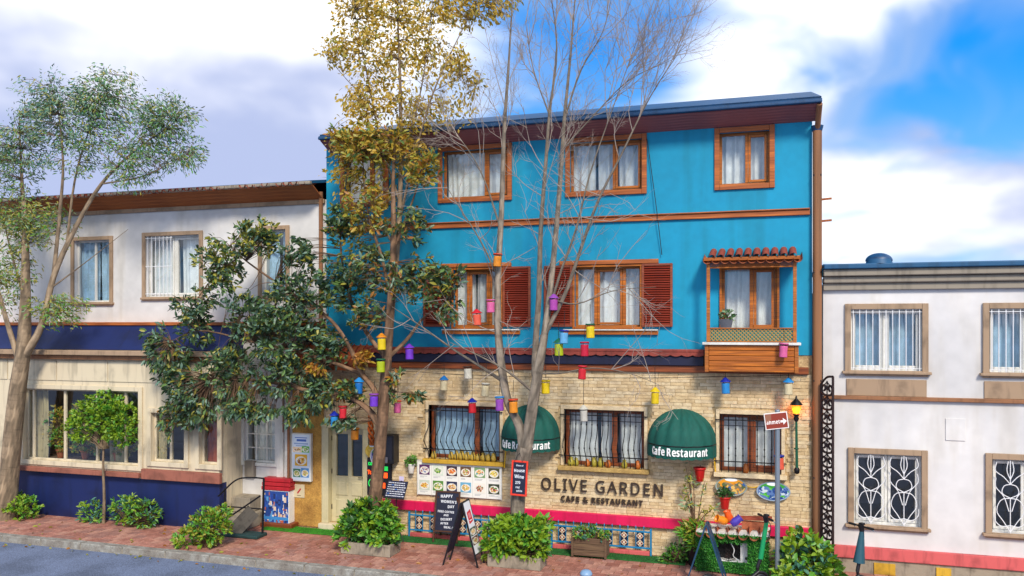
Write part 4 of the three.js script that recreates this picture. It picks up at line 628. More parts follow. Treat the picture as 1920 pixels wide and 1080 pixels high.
// ---------------------------------------------------------------- boards and signs on the pavement
function chalkText(c, w, h, lines, col = '#e9ecf2') { c.fillStyle = '#0f1530'; c.fillRect(0, 0, w, h); const r = rng(lines.length * 31); for (let i = 0; i < 160; i++) { c.fillStyle = 'rgba(190,200,225,' + r() * .05 + ')'; c.fillRect(r() * w, r() * h, 10 + r() * 60, 2 + r() * 6); } c.fillStyle = col; c.textAlign = 'center'; for (const [s, x, y, px, a] of lines) { c.save(); c.translate(x * w, y * h); c.rotate(a ?? 0); c.font = 'bold ' + px + 'px sans-serif'; c.fillText(s, 0, 0); c.restore(); } }
function tilted(g, a, x, z, turn = 0) { return g.rotateX(a).rotateY(turn).translate(x, 0, z); }
{ // tall easel chalkboard
  const [x, , z] = [2.858, 0, .42], t = thing('chalkboard_easel', 'tall wooden framed chalkboard with a handwritten offer leaning by the railing', 'chalkboard', [x, .02, z]), a = -.2, tn = .05, W = .26, H = 1.02;
  const G = g => tilted(g, a, x, z, tn);
  part(t, 'frame', [G(rbox(-W, -W + .035, 0.02, H, -.015, .015)), G(rbox(W - .035, W, 0.02, H, -.015, .015)), G(rbox(-W + .035, W - .035, H - .035, H, -.015, .014)), G(rbox(-W + .035, W - .035, .22, .255, -.015, .014))], M.darkWood);
  part(t, 'board', G(rbox(-W + .035, W - .035, .255, H - .035, -.01, .004, .002)), M.black);
  part(t, 'chalk_writing', G(sheetXY(-W + .036, W - .036, .256, H - .036, .007)), canvasMat(256, 400, (c, w, h) => chalkText(c, w, h, [['HAPPY', .45, .13, 46, -.04], ["WOMEN'S", .56, .27, 40, .03], ['DAY', .68, .4, 42, -.05], ['FREE COFFEE', .46, .53, 32, .03], ['AND', .48, .62, 28, 0], ['DESSERT', .5, .73, 34, -.04], ['AFTER', .42, .84, 32, 0], ['MEAL :)', .62, .94, 32, .03]])));
  parts(t, 'rear_leg', [-.2, .2].map(s => plank([x + s, .02, z - .28], [x + s, .9, z - .16], .03, .02)), M.darkWood);
}
function aframe(label, feet, top, w, printMat, backMat, legMat, tall) {   // two hinged panels standing astride the x axis, facing left and right; feet: [xl, xr, z]
  const [xl, xr, z] = feet, xt = top[0], H = top[1], t = thing('sandwich_board', label, 'sandwich board', [(xl + xr) / 2, 0, z]), z0 = z - w / 2, z1 = z + w / 2;
  for (const [xf, s] of [[xl, -1], [xr, 1]]) {
    const P = (k, zz, off = 0) => { const d = V(xt - xf, H, 0).normalize(), n = V(d.y * s, -d.x * s, 0); return [mix(xf, xt + s * .012, k) + n.x * off, mix(0, H, k) + n.y * off, zz]; };
    for (const zz of [z0 + .014, z1 - .014]) part(t, 'leg', plank(P(0, zz), P(1, zz), .026, .026, [0, 0, 1]), legMat);
    const nrm = [s * .9, .3, 0], pan = part(t, 'panel', plank(P(.2, z), P(.985, z), w - .06, .014, nrm), s < 0 ? backMat[0] : backMat[1]);
    part(t, 'cross_bar', plank(P(.19, z0 + .03), P(.19, z1 - .03), .02, .02, nrm), legMat);
    const m = printMat[s < 0 ? 0 : 1]; if (m) { const a = P(.2, z1 - .03, .012), b = P(.2, z0 + .03, .012), c = P(.985, z0 + .03, .012), d = P(.985, z1 - .03, .012), g = new THREE.BufferGeometry(); g.setAttribute('position', new THREE.Float32BufferAttribute([...a, ...b, ...c, ...a, ...c, ...d], 3)); g.setAttribute('uv', new THREE.Float32BufferAttribute(s > 0 ? [0, 0, 1, 0, 1, 1, 0, 0, 1, 1, 0, 1] : [1, 0, 0, 0, 0, 1, 1, 0, 0, 1, 1, 1], 2)); g.computeVertexNormals(); part(pan, 'print', g, m); }
  }
  part(t, 'hinge', bar([xt, H, z0], [xt, H, z1], .014), legMat); return t;
}
const menuPrint = canvasMat(160, 480, (c, w, h) => { c.fillStyle = '#e6e8ee'; c.fillRect(0, 0, w, h); c.fillStyle = '#cf2430'; c.beginPath(); c.moveTo(30, 92); c.lineTo(130, 76); c.lineTo(136, 190); c.lineTo(36, 204); c.fill(); c.fillStyle = '#e8848a'; c.fillRect(56, 104, 56, 48); c.fillStyle = '#f4e4e4'; c.fillRect(52, 168, 64, 10); drawDish(c, 8, 240, 144, 76, pals[8][0], '#4a5a44'); drawDish(c, 8, 324, 144, 76, pals[3][0], '#6a4a3c'); });
aframe('sandwich board with red emblem and dish photos beside the stone planter', [3.36, 4.02, 1.58], [3.71, 1.13], .36, [null, menuPrint], [M.navyDeep, M.white], M.black);
matx('steelBlue', 0x274a68, { roughness: .45, metalness: .3 });
aframe('dark blue sandwich board with pale edge in front of the artificial hedge', [7.62, 8.26, 1.3], [7.94, 0.962], .34, [null, null], [M.white, M.steelBlue], M.steelBlue);
{ // music stand with menu
  const x = 1.865, z = .55, y = 1.02, t = thing('menu_stand', 'black music stand holding a menu sheet with white print', 'stand', [x, 0, z]);
  const G = g => g.rotateX(-.55).rotateZ(-.02).translate(x, y, z);
  part(t, 'desk', G(rbox(-.22, .22, -.17, .2, -.012, 0, .004)), M.black); part(t, 'lip', G(rbox(-.22, .22, -.18, -.165, 0, .04, .004)), M.black);
  part(t, 'menu_sheet', G(sheetXY(-.21, .21, -.16, .19, .004)), canvasMat(320, 256, (c, w, h) => { c.fillStyle = '#141a3c'; c.fillRect(0, 0, w, h); const r = rng(88); for (let k = 0; k < 7; k++) { let X = 16; while (X < 290) { const q = 10 + r() * 30; c.fillStyle = r() < .12 ? '#4a7ac8' : '#d8dce8'; c.fillRect(X, 22 + k * 33, q, 12); X += q + 7; } } }));
  part(t, 'column', bar([x, .42, z - .02], [x, y - .03, z - .02], .012), M.black); parts(t, 'leg', [0, 2.1, 4.2].map(a => bar([x, .4, z - .02], [x + Math.cos(a + .4) * .22, .03, z - .02 + Math.sin(a + .4) * .22], .009)), M.black);
  const n = thing('price_card', 'small lilac card standing on top of the music stand', 'card', [x + .06, y + .16, z]); part(n, 'card', rbox(x + .02, x + .12, y + .165, y + .26, z - .12, z - .112, .003), mat('lilac', 0xcfc4e6, { roughness: .6 })); part(n, 'clip', rbox(x + .05, x + .09, y + .14, y + .175, z - .125, z - .105), M.black);
}
{ // street sign on a pole
  const x = 9.07, z = 1.0, t = thing('direction_sign', 'brown direction sign with white arrow on a grey pole', 'sign', [x, 0, z]);
  part(t, 'pole', bar([x, 0, z], [x, 2.86, z], .042, .042, 14), M.poleGrey); part(t, 'pole_cap', lathe([[.044, 0], [.044, .02], [.001, .035]], [x, 2.86, z], 12), M.poleGrey);
  const G = g => g.rotateY(.12).rotateZ(.13).translate(x - .02, 2.7, z + .055);
  part(t, 'plate', G(rbox(-.19, .19, -.14, .14, -.006, .006, .004)), M.whiteTrim);
  part(t, 'sign_face', G(sheetXY(-.185, .185, -.135, .135, .009)), canvasMat(384, 280, (c, w, h) => { c.fillStyle = '#efe9e4'; c.fillRect(0, 0, w, h); c.fillStyle = '#8c2f1c'; c.fillRect(12, 12, w - 24, h - 24); c.fillStyle = '#f4f0ec'; c.font = 'bold 92px sans-serif'; c.textAlign = 'right'; c.save(); c.translate(252, 190); c.scale(.8, 1.05); c.fillText('ahmet', 0, 0); c.restore(); c.beginPath(); c.moveTo(258, 140); c.lineTo(304, 140); c.lineTo(304, 100); c.lineTo(366, 158); c.lineTo(304, 216); c.lineTo(304, 176); c.lineTo(258, 176); c.fill(); c.fillStyle = 'rgba(150,110,86,.75)'; c.beginPath(); c.moveTo(12, 30); c.lineTo(120, 16); c.lineTo(110, 120); c.lineTo(20, 150); c.fill(); }));
  parts(t, 'clamp', [rbox(x - .055, x + .055, 2.62, 2.65, z - .05, z + .048, .004), rbox(x - .055, x + .055, 2.76, 2.79, z - .05, z + .048, .004)], M.poleGrey);
}
{ // kick scooters
  const scooter = (label, x, z, fat, stemMat, lean, turn, tall) => {
    const t = thing('kick_scooter', label, 'scooter', [x, 0, z], 'parked kick scooters'), c = Math.cos(turn), s = Math.sin(turn), W = (l, y, q = 0) => [x + c * l - s * q, y, z - s * l - c * q];
    for (const l of [0, -.92]) { const w = part(t, 'wheel', new THREE.TorusGeometry(.1, .034, 8, 22).rotateY(turn).translate(...W(l, .134)), M.black); part(w, 'hub', new THREE.CylinderGeometry(.06, .06, .05, 14).rotateX(Math.PI / 2).rotateY(turn).translate(...W(l, .134)), M.poleGrey); part(t, 'mudguard', new THREE.TorusGeometry(.15, .022, 5, 12, 1.9).rotateZ(.6).rotateY(turn).translate(...W(l, .134)), M.black); }
    part(t, 'deck', [plank(W(-.16, .19), W(-.8, .17), .16, .06, [0, 1, 0])], M.black); part(t, 'neck', [bar(W(-.16, .2), W(-.02, .3), .035), bar(W(0, .134), W(-.05, .36), .025)], M.black);
    part(t, 'stem', [bar(W(-.05, .36), W(-.05 - lean * .35, .5), .03, .03, 10)], M.black); part(t, 'stem_cover', bar(W(-.05 - lean * .35, .5), W(-.05 - lean, tall - .08), .042 * fat, .036, 10), stemMat); part(t, 'stem_top', bar(W(-.05 - lean, tall - .08), W(-.07 - lean, tall + .03), .04, .045, 8), M.black);
    part(t, 'handlebar', [bar(W(-.07 - lean, tall, -.24), W(-.07 - lean, tall, .24), .014), bar(W(-.07 - lean, tall, -.24), W(-.07 - lean, tall, -.12), .02), bar(W(-.07 - lean, tall, .12), W(-.07 - lean, tall, .24), .02)], M.black);
    parts(t, 'brake_lever', [-.13, .13].map(q => bar(W(-.07 - lean + .03, tall - .02, q), W(-.07 - lean + .07, tall - .05, q * 1.5), .008)), M.poleGrey); part(t, 'display', [new RoundedBoxGeometry(.07, .03, .08, 1, .008).rotateY(turn).translate(...W(-.05 - lean, tall + .035))], M.black);
    part(t, 'brake_cable', wire([W(-.03 - lean, tall - .02, .1), W(.06 - lean, tall - .16, .06), W(-.02 - lean * .5, .6, .02)], .007), M.black);
  };
  matx('scooterGreen', 0x0f8f56, { roughness: .4 }); matx('scooterTeal', 0x21505e, { roughness: .4 });
  scooter('green stemmed kick scooter leaning at the grey signpost', 8.8, 1.5, 1, M.scooterGreen, -.16, .5, 1.17);
  scooter('teal grey kick scooter parked in front of the pale house', 10.32, 1.25, 2.2, M.scooterTeal, -.1, .75, 1.08);
}
// ---------------------------------------------------------------- planters and shrubs
function trough(t, x0, x1, z0, z1, h, m, name = 'trough') { const s = rectShape(x0, x1, -z1, -z0); const q = new THREE.Path([[x0 + .05, -z1 + .05], [x0 + .05, -z0 - .05], [x1 - .05, -z0 - .05], [x1 - .05, -z1 + .05]].map(p => new THREE.Vector2(...p))); s.holes.push(q); part(t, name, uvm(flat(new THREE.ExtrudeGeometry(s, { depth: h, bevelEnabled: true, bevelSize: .008, bevelThickness: .008, bevelSegments: 1 }).rotateX(-Math.PI / 2).translate(0, .008, 0))), m); part(t, 'soil', box(x0 + .03, x1 - .03, .01, h - .04, z0 + .03, z1 - .03), M.soil); }
const hedgeLeaf = leafGeo(.135, .056, .3, .25);
{ const t = thing('planter_shrub', 'dense glossy green shrub in a stone trough at the leafy tree', 'shrub', [1.72, 0, 1.4], 'shrubs in stone troughs'); trough(t, 1.25, 2.25, 1.18, 1.62, .2, M.concrete); bush(t, [1.75, .16, 1.4], [[1.5, .55, 1.35, .36, .34, .32], [1.95, .5, 1.42, .36, .33, .34], [1.75, .72, 1.35, .4, .26, .3], [2.16, .36, 1.55, .2, .26, .2], [1.35, .35, 1.5, .22, .24, .22]], 300, hedgeLeaf, [M.leafMid, M.leafDark, M.leafLime], [.45, .2, .35], 160, 201, M.barkBrown, 8); }
{ const t = thing('planter_shrub', 'dense lime tipped shrub in a stone trough at the bare tree', 'shrub', [4.62, 0, 1.4], 'shrubs in stone troughs'); trough(t, 4.16, 5.12, 1.2, 1.6, .2, M.concrete); bush(t, [4.62, .16, 1.4], [[4.38, .5, 1.42, .32, .32, .3], [4.9, .48, 1.4, .34, .34, .3], [4.64, .64, 1.4, .38, .26, .28], [4.25, .34, 1.5, .2, .22, .2], [5.05, .66, 1.35, .18, .2, .2]], 290, hedgeLeaf, [M.leafMid, M.leafDark, M.leafLime], [.36, .1, .54], 160, 202, M.barkBrown, 8); }
{ // wooden planter box
  const x0 = 5.44, x1 = 6.1, z0 = .32, z1 = .6, t = thing('wooden_planter', 'weathered wooden planter box with trailing plants before the blue railing', 'planter', [5.77, .02, .46]);
  for (let i = 0; i < 3; i++) { part(t, 'plank', rbox(x0 + .04, x1 - .04, .05 + i * .112, .05 + i * .112 + .105, z1 - .02, z1, .004), M.greyWood); parts(t, 'side_plank', [rbox(x0 + .005, x0 + .025, .05 + i * .112, .155 + i * .112, z0, z1 - .021, .004), rbox(x1 - .025, x1 - .005, .05 + i * .112, .155 + i * .112, z0, z1 - .021, .004)], M.greyWood); }
  parts(t, 'corner_post', [[x0, z1], [x1 - .04, z1], [x0, z0], [x1 - .04, z0]].map(([a, c]) => rbox(a, a + .04, .02, .4, c - .02, c + .012, .004)), M.greyWood); part(t, 'soil', box(x0 + .03, x1 - .03, .06, .34, z0 + .01, z1 - .022), M.soil);
  bush(t, [5.77, .34, .47], [[5.6, .42, .48, .16, .1, .14], [5.9, .42, .48, .22, .1, .14], [5.74, .47, .46, .14, .12, .12], [5.64, .28, .62, .07, .12, .05]], 90, leafGeo(.07, .025), [M.leafTeal, M.leafMid, M.leafOlive], [.4, .4, .2], 60, 203, M.barkBrown, 7); }
{ // tall olive-like plant in a black pot
  const x = 7.677, z = .42, t = thing('potted_tree', 'tall thin leaved plant in a black pot against the wall', 'plant', [x, .02, z]); part(t, 'pot', pot(0, x, .02, z, .19, .4), M.black); part(t, 'soil', new THREE.CylinderGeometry(.165, .165, .01, 14).translate(x, .37, z), M.soil);
  bush(t, [x, .36, z], [[x, .55, z, .26, .18, .2], [x + .06, .4, z + .16, .14, .16, .1]], 110, leafGeo(.17, .03, .2, .5), [M.leafMid, M.leafLime, M.leafOlive], [.5, .2, .3], 60, 204, M.barkBrown, 5);
  const r = rng(205), br = [], lv = []; for (let k = 0; k < 9; k++) { const e = V(x - .34 + r() * .72, 1.0 + r() * .75, z - .2 + r() * .25), pts = [[x, .4, z, .016], [mix(x, e.x, .25), .8, z - .05, .012], [mix(x, e.x, .7), mix(.7, e.y, .75), e.z, .008], [e.x, e.y, e.z, .003]]; br.push(limb(pts, 5, 4)); for (let i = 0; i < 18; i++) { const q = V(mix(mix(x, e.x, .7), e.x, r()), mix(mix(.7, e.y, .7), e.y, r()), e.z).addScaledVector(rv(r), .07); lv.push({ p: q, d: rv(r).add(V(0, .3, 0)), s: .8 + r() * .5, k: r() < .6 ? 0 : 1 }); } }
  part(t, 'branches', br, M.barkBrown); foliage(t, lv, leafGeo(.09, .026), [M.leafOlive, M.leafGrey], 60, r); }
{ const x = 7.335, t = thing('low_shrub', 'small low leafy shrub at the foot of the stone wall', 'shrub', [x, .02, .4]); bush(t, [x, .02, .4], [[x, .16, .4, .22, .16, .18], [x - .15, .08, .45, .14, .08, .14]], 80, leafGeo(.06, .03), [M.leafMid, M.leafDark], [.6, .4], 50, 206, M.barkBrown, 6); }
{ // artificial hedge box round an air conditioner
  const x0 = 7.73, x1 = 8.93, z1 = .78, y1 = .68, t = thing('hedge_box', 'artificial green hedge box enclosing an air conditioner under terracotta tiles', 'hedge box', [8.33, .02, .4]), hx0 = 8.08, hx1 = 8.58, hy0 = .2, hy1 = .55;
  part(t, 'box_front', wallWith(x0, x1, .02, y1, z1 - .05, z1, [[hx0, hx1, hy0, hy1]]), M.turf); parts(t, 'box_side', [box(x0, x0 + .04, .02, y1, .1, z1 - .051), box(x1 - .04, x1, .02, y1, .1, z1 - .051)], M.turf); part(t, 'box_top', rbox(x0 - .02, x1 + .02, y1 + .001, y1 + .015, .09, z1 + .01, .004), M.whiteTrim);
  const r = rng(207), lv = []; for (let i = 0; i < 5200; i++) { const x = mix(x0 - .02, x1 + .02, r()), y = mix(.03, y1 + .01, r()); if (x > hx0 + .01 && x < hx1 - .01 && y > hy0 + .01 && y < hy1 - .01) continue; const side = r() < .12; lv.push({ p: side ? V(x0 - .005, y, mix(.12, z1, r())) : V(x, y, z1 + r() * .03), d: rv(r).add(V(0, .1, .5)), s: .7 + r() * .7, k: r() < .6 ? 0 : 1 }); }
  foliage(t, lv, smallLeaf(.035, .016), [mat('fakeLeaf', 0x2f7a26, { roughness: .5 }), mat('fakeLeaf2', 0x4c9a34, { roughness: .5 })], 0, r, 'leaf', 'artificial_leaves');
  for (let i = 0; i < 7; i++) { const x = x0 + .06 + i * .18; part(t, 'roof_tile', [flat(new THREE.CylinderGeometry(.075, .09, .46, 10, 1, true, -Math.PI / 2, Math.PI).rotateX(Math.PI / 2 + .18)).translate(x, y1 + .055, .66)], M.terracotta); }
  const a = thing('air_conditioner', 'white air conditioner outdoor unit inside the hedge box', 'air conditioner', [8.33, .1, .5]); part(a, 'case', [wallWith(7.98, 8.68, .12, .62, .5, .66, [[8.06, 8.46, .2, .56]])], M.white); part(a, 'case_back', box(7.98, 8.68, .12, .62, .42, .498), M.black);
  part(a, 'fan', [0, 1, 2].map(k => plank([8.26, .38, .56], [8.26 + .16 * Math.cos(k * 2.1 + .4), .38 + .16 * Math.sin(k * 2.1 + .4), .56], .1, .01, [.3, .3, 1])), M.ironRust); part(a, 'fan_guard', [...[.05, .1, .15, .18].map(q => new THREE.TorusGeometry(q, .004, 4, 24).translate(8.26, .38, .668)), ...[0, 1, 2, 3].map(k => bar([8.26 - .185 * Math.cos(k * .785), .38 - .185 * Math.sin(k * .785), .668], [8.26 + .185 * Math.cos(k * .785), .38 + .185 * Math.sin(k * .785), .668], .004))], M.iron); part(a, 'dial', new THREE.CylinderGeometry(.025, .025, .02, 10).rotateX(1.57).translate(8.56, .26, .665), M.black); part(a, 'pipe', wire([[8.3, .52, .7], [8.36, .4, .72], [8.34, .3, .71], [8.44, .22, .69]], .008), M.whiteIron);
  const pt = (label, x, y, z, m, rz, ry) => { const o = thing('glazed_jug', label, 'jug', [x, y, z]); part(o, 'jug_body', lathe([[.001, -.1], [.055, -.1], [.075, -.02], [.06, .07], [.07, .1], [.06, .1], [.045, .06], [.001, -.06]], [0, 0, 0], 14).rotateZ(rz).rotateY(ry).translate(x, y, z), m); part(o, 'rim', new THREE.TorusGeometry(.066, .008, 6, 16).rotateX(1.57).translate(0, .1, 0).rotateZ(rz).rotateY(ry).translate(x, y, z), m); };
  pt('orange glazed jug tipped over on the terracotta tiles', 8.141, y1 + .2, .6, mat('jugOrange', 0xef8a18, { roughness: .35 }), 1.2, .6); pt('red orange jug standing behind the tipped orange jug', 8.253, y1 + .24, .46, mat('jugRed', 0xe25a1c, { roughness: .35 }), .3, .2); pt('purple and blue jug tipped on the terracotta tiles', 8.384, y1 + .2, .6, mat('jugPurple', 0x4a3aa6, { roughness: .35 }), -.9, .3);
  const lg = thing('clay_pipe', 'long brown clay roof tile lying across the hedge box', 'tile', [8.6, y1 + .12, .45]); part(lg, 'shell', flat(new THREE.CylinderGeometry(.06, .07, .62, 12, 1, true, 0, 3.6).rotateZ(Math.PI / 2 + .03)).translate(8.675, y1 + .2, .4), M.roofRed); part(lg, 'support', box(8.675 - .2, 8.675 + .2, y1 + .03, y1 + .17, .37, .43), M.terracotta);
}
{ const t = thing('corner_hedge', 'lime green leafy hedge at the foot of the iron screen', 'hedge', [9.55, 0, .7], 'hedges by the pavement'); bush(t, [9.55, .0, .75], [[9.35, .36, .85, .26, .36, .3], [9.65, .36, .85, .26, .36, .3], [9.45, .58, .6, .24, .18, .22], [9.85, .2, .95, .24, .22, .25], [9.25, .2, 1.1, .2, .2, .2]], 230, leafGeo(.15, .065, .3, .3), [M.leafLime, M.leafMid, M.leafTeal], [.5, .32, .18], 120, 208, M.barkBrown, 6); }
// shrubs along the shop front
{ const t = thing('round_shrub', 'low bright green shrub at the foot of the big grey trunk', 'shrub', [-7.072, 0, 1.2], 'shrubs along the shop front'); const x = -7.072; bush(t, [x, 0, 1.2], [[x - .2, .28, 1.2, .4, .3, .3], [x + .2, .25, 1.25, .4, .27, .3]], 230, leafGeo(.075, .035), [M.leafLime, M.leafMid], [.55, .45], 70, 209, M.barkBrown, 7); }
{ const t = thing('flower_bush', 'mixed dark and lime bush under the topiary tree', 'shrub', [-3.997, 0, 1.1], 'shrubs along the shop front'); const x = -3.72, x2 = -5.128; bush(t, [x - .4, 0, 1.1], [[x, .3, 1.1, .42, .3, .28], [x - .5, .34, 1.05, .4, .3, .25], [x2, .22, 1.05, .34, .26, .2]], 250, leafGeo(.09, .03), [M.leafLime, M.leafMid, M.leafTeal], [.34, .4, .26], 80, 210, M.barkBrown, 6); }
{ const x = -1.425, z = 2.003, t = thing('pavement_shrub', 'yellow green clipped shrub on the pavement by the folded frame', 'shrub', [x, 0, z], 'shrubs along the shop front'); bush(t, [x, 0, z], [[x, .38, z, .4, .36, .3], [x - .35, .16, z + .1, .32, .18, .25], [x + .2, .5, z - .1, .25, .3, .22]], 260, leafGeo(.085, .035), [M.leafOlive, M.leafMid, M.leafLime], [.3, .4, .3], 80, 211, M.barkBrown, 7); }
{ // clipped topiary tree on a thin stem
  const x = -4.831, z = 1.05, t = thing('topiary_tree', 'small bright green round headed tree on a pale stem', 'tree', [x, 0, z]); part(t, 'trunk', limb([[x, 0, z, .035], [x + .02, .6, z, .03], [x - .01, 1.2, z, .026], [x, 1.7, z, .02]], 8), M.barkTan);
  const yc = 2.208; bush(t, [x, 1.62, z], [[x - .3, yc - .02, z, .5, .42, .4], [x + .32, yc + .02, z, .5, .42, .4], [x, yc + .3, z, .52, .36, .4], [x + .5, yc - .28, z, .3, .26, .26], [x - .55, yc - .15, z + .05, .34, .3, .3]], 620, leafGeo(.075, .034), [M.leafLime, M.leafMid, M.leafDark], [.62, .33, .05], 120, 212, M.barkTan, 8);
}
{ // red topped cabinet and folded frame near the pier
  const t = thing('display_cabinet', 'cabinet with red slatted top and blue painted front beside the ochre pier', 'cabinet', [-1.073, 0, .2]), x0 = -1.389, x1 = -0.748; part(t, 'body', rbox(x0, x1, .1, .78, .004, .25, .01), M.white); parts(t, 'red_slat', [0, 1, 2].map(i => rbox(x0 - .02, x1 + .02, .79 + i * .085, .79 + i * .085 + .075, .0, .27 - i * .02, .008)), mat('slatRed', 0xc62430, { roughness: .5, map: tPaint, s: 2 }));
  part(t, 'front_print', sheetXY(x0 + .01, x1 - .01, .11, .77, .254), canvasMat(160, 200, (c, w, h) => { const r = rng(302), P = ['#1d3f94', '#2f62b8', '#e6e2dc', '#b85a3c', '#1a2a5c', '#5a9ad0', '#d8c0a8']; c.fillStyle = '#20458f'; c.fillRect(0, 0, w, h); for (let i = 0; i < 130; i++) { c.fillStyle = P[Math.floor(r() * P.length)]; c.fillRect(r() * w, r() * h, 4 + r() * 14, 8 + r() * 30); } c.fillStyle = '#3a86c8'; c.fillRect(0, h * .82, w, h * .1); })); part(t, 'plinth', rbox(x0 - .02, x1 + .1, .0, .1, .0, .32, .02), M.brownWood);
  const f = thing('folding_frame', 'dark metal frame of a folded stand with grey cloth panel', 'stand', [-1.283, 0, 1.1]), xa = -1.846, xb = -0.887, Y = 1.175;
  parts(f, 'leg', [bar([xb, 0, 1.0], [xb, Y, .95], .022), bar([xa - .25, 0, 1.35], [xb - .05, Y - .35, 1.0], .018), bar([xa + .05, 0, 1.0], [xa + .05, Y - .25, .98], .016)], M.iron); part(f, 'hand_rail', wire([[xa - .1, Y - .42, 1.0], [xa + .35, Y - .05, .98], [xb - .3, Y, .96], [xb, Y, .95]], .017, 6, 14), M.iron);
  part(f, 'cross_bar', bar([xa + .05, Y - .62, .985], [xb, Y - .62, .975], .014), M.iron); part(f, 'cloth', plank([mix(xa, xb, .4), .08, 1.18], [mix(xa, xb, .78), Y - .66, 1.0], .3, .02, [.3, .1, 1]), mat('clothGrey', 0x5c5a58, { map: tStain, s: 2, roughness: .9 })); part(f, 'base', rbox(xa + .1, xb + .04, .0, .07, .88, 1.25, .02), mat('baseTeal', 0x22484c, { map: tStain, s: 1, roughness: .7 }));
}

{ // plants standing inside the shop window
  const sp = [[-6.6, .5], [-5.9, .62], [-5.0, .5], [-4.2, .42]]; sp.forEach(([x, h], i) => { const t = thing('indoor_plant', ['bushy olive plant behind the wide shop window at its far end', 'tall ochre tinted plant behind the wide shop window glass', 'leafy plant behind the wide shop window near the topiary', 'short plant behind the wide shop window by the corner'][i], 'plant', [x, 1.25, .46], 'plants inside the shop window'); part(t, 'pot', pot(0, x, 1.25, .46, .1, .2), M.terracotta); bush(t, [x, 1.42, .46], [[x, 1.7 + h * .5, .5, .4, h * .95, .09], [x + .25, 1.65, .5, .3, .36, .09]], 190, leafGeo(.09, .035), [M.leafOlive, M.leafMid, M.leafYellow], [.4, .35, .25], 0, 800 + i, M.barkBrown, 6); });
  part(WL, 'window_shelf', rbox(-7.3, -3.75, 1.2, 1.248, .05, .54, .01), M.greyWood);
}

{ const x = 6.005, z = 1.9, y = 0.191, t = thing('bollard', 'round topped pale blue bollard at the pavement edge', 'bollard', [x, 0, z]); part(t, 'shaft', lathe([[.001, 0], [.11, 0], [.1, .04], [.085, .06], [.08, y - .1]], [x, 0, z], 18), M.poleGrey); part(t, 'dome', lathe([[.08, y - .1], [.105, y - .09], [.105, y - .06], [.08, y - .02], [.04, y - .002], [.001, y]], [x, 0, z], 18), mat('bollardBlue', 0x7f9fc0, { roughness: .4 })); }

{ // a few leaves blown onto the pavement and gutter
  const o = new THREE.Group(); o.name = 'fallen_leaves'; o.userData = { kind: 'stuff', label: 'scattered dry leaves on the pavement and kerb', category: 'leaves' }; scene.add(o); bases.set(o, [0, 0, 0]);
  const r = rng(910), lv = []; for (let i = 0; i < 170; i++) { const x = -7 + r() * 14, z = r() < .35 ? 2.53 + r() * .25 : .6 + r() * 1.7; lv.push({ p: V(x, z > 2.5 ? -.12 : .012, z), d: V(r() - .5, .06, r() - .5), s: .6 + r() * .6, k: r() < .5 ? 0 : 1 }); } foliage(o, lv, leafGeo(.08, .04, .3, .1), [M.leafBrown, M.leafOlive], 0, r, 'leaf', 'leaf_litter');
}

// ---------------------------------------------------------------- trees
// limbs: point lists [x, y, z, r]; lobes: [x, y, z, rx, ry, rz, tips, palette]; every tip is joined to the nearest limb by a twig
function leafyTree(t, trunk, limbs, lobes, o) {
  const r = rng(o.seed), samples = [], leaves = [], twigs = [];
  part(t, 'trunk', limb(trunk, 12, 5), o.bark); for (const l of limbs) part(t, 'branch', limb(l, 8, 4), o.bark);
  for (const l of [trunk, ...limbs]) { const c = new THREE.CatmullRomCurve3(l.map(p => V(p[0], p[1], p[2]))); for (let i = 2; i <= 24; i++) samples.push(c.getPoint(i / 24)); }
  const sp = o.spread ?? 1; for (const [cx, cy, cz, rx0, ry0, rz0, n, pal] of lobes) for (let i = 0; i < n * (o.density ?? 1); i++) {
    const rx = rx0 * sp, ry = ry0 * sp, rz = rz0 * sp, d = rv(r), q = Math.pow(r(), .5), P = V(cx + d.x * rx * q, cy + d.y * ry * q, cz + d.z * rz * q); let best = null, bd = 1e9; for (const s of samples) { const k = s.distanceToSquared(P) + (s.y > P.y ? (s.y - P.y) * .6 : 0); if (k < bd) { bd = k; best = s; } }
    const m = best.clone().lerp(P, .55); m.y += .08 * (r() - .2); m.x += (r() - .5) * .12; const tr = Math.min(.02, .004 + Math.sqrt(bd) * .006);
    twigs.push(limb([[best.x, best.y, best.z, tr], [m.x, m.y, m.z, tr * .7], [P.x, P.y, P.z, .003]], 4, 2));
    const out = P.clone().sub(m).normalize(), W = o.pals[pal]; 
    for (let j = 0; j < o.per; j++) { const k = W[Math.floor(r() * W.length)], along = o.spray ? r() * .6 : 0; leaves.push({ p: P.clone().lerp(m, along).addScaledVector(rv(r), o.scatter), d: rv(r).multiplyScalar(o.wild ?? .9).add(out).add(V(0, o.lift ?? 0, 0)), s: mix(.7, 1.3, r()), k }); }
  }
  part(t, 'twigs', twigs, o.twigMat ?? o.bark).userData.kind = 'stuff'; foliage(t, leaves, o.leaf, o.mats, o.own, r);
}
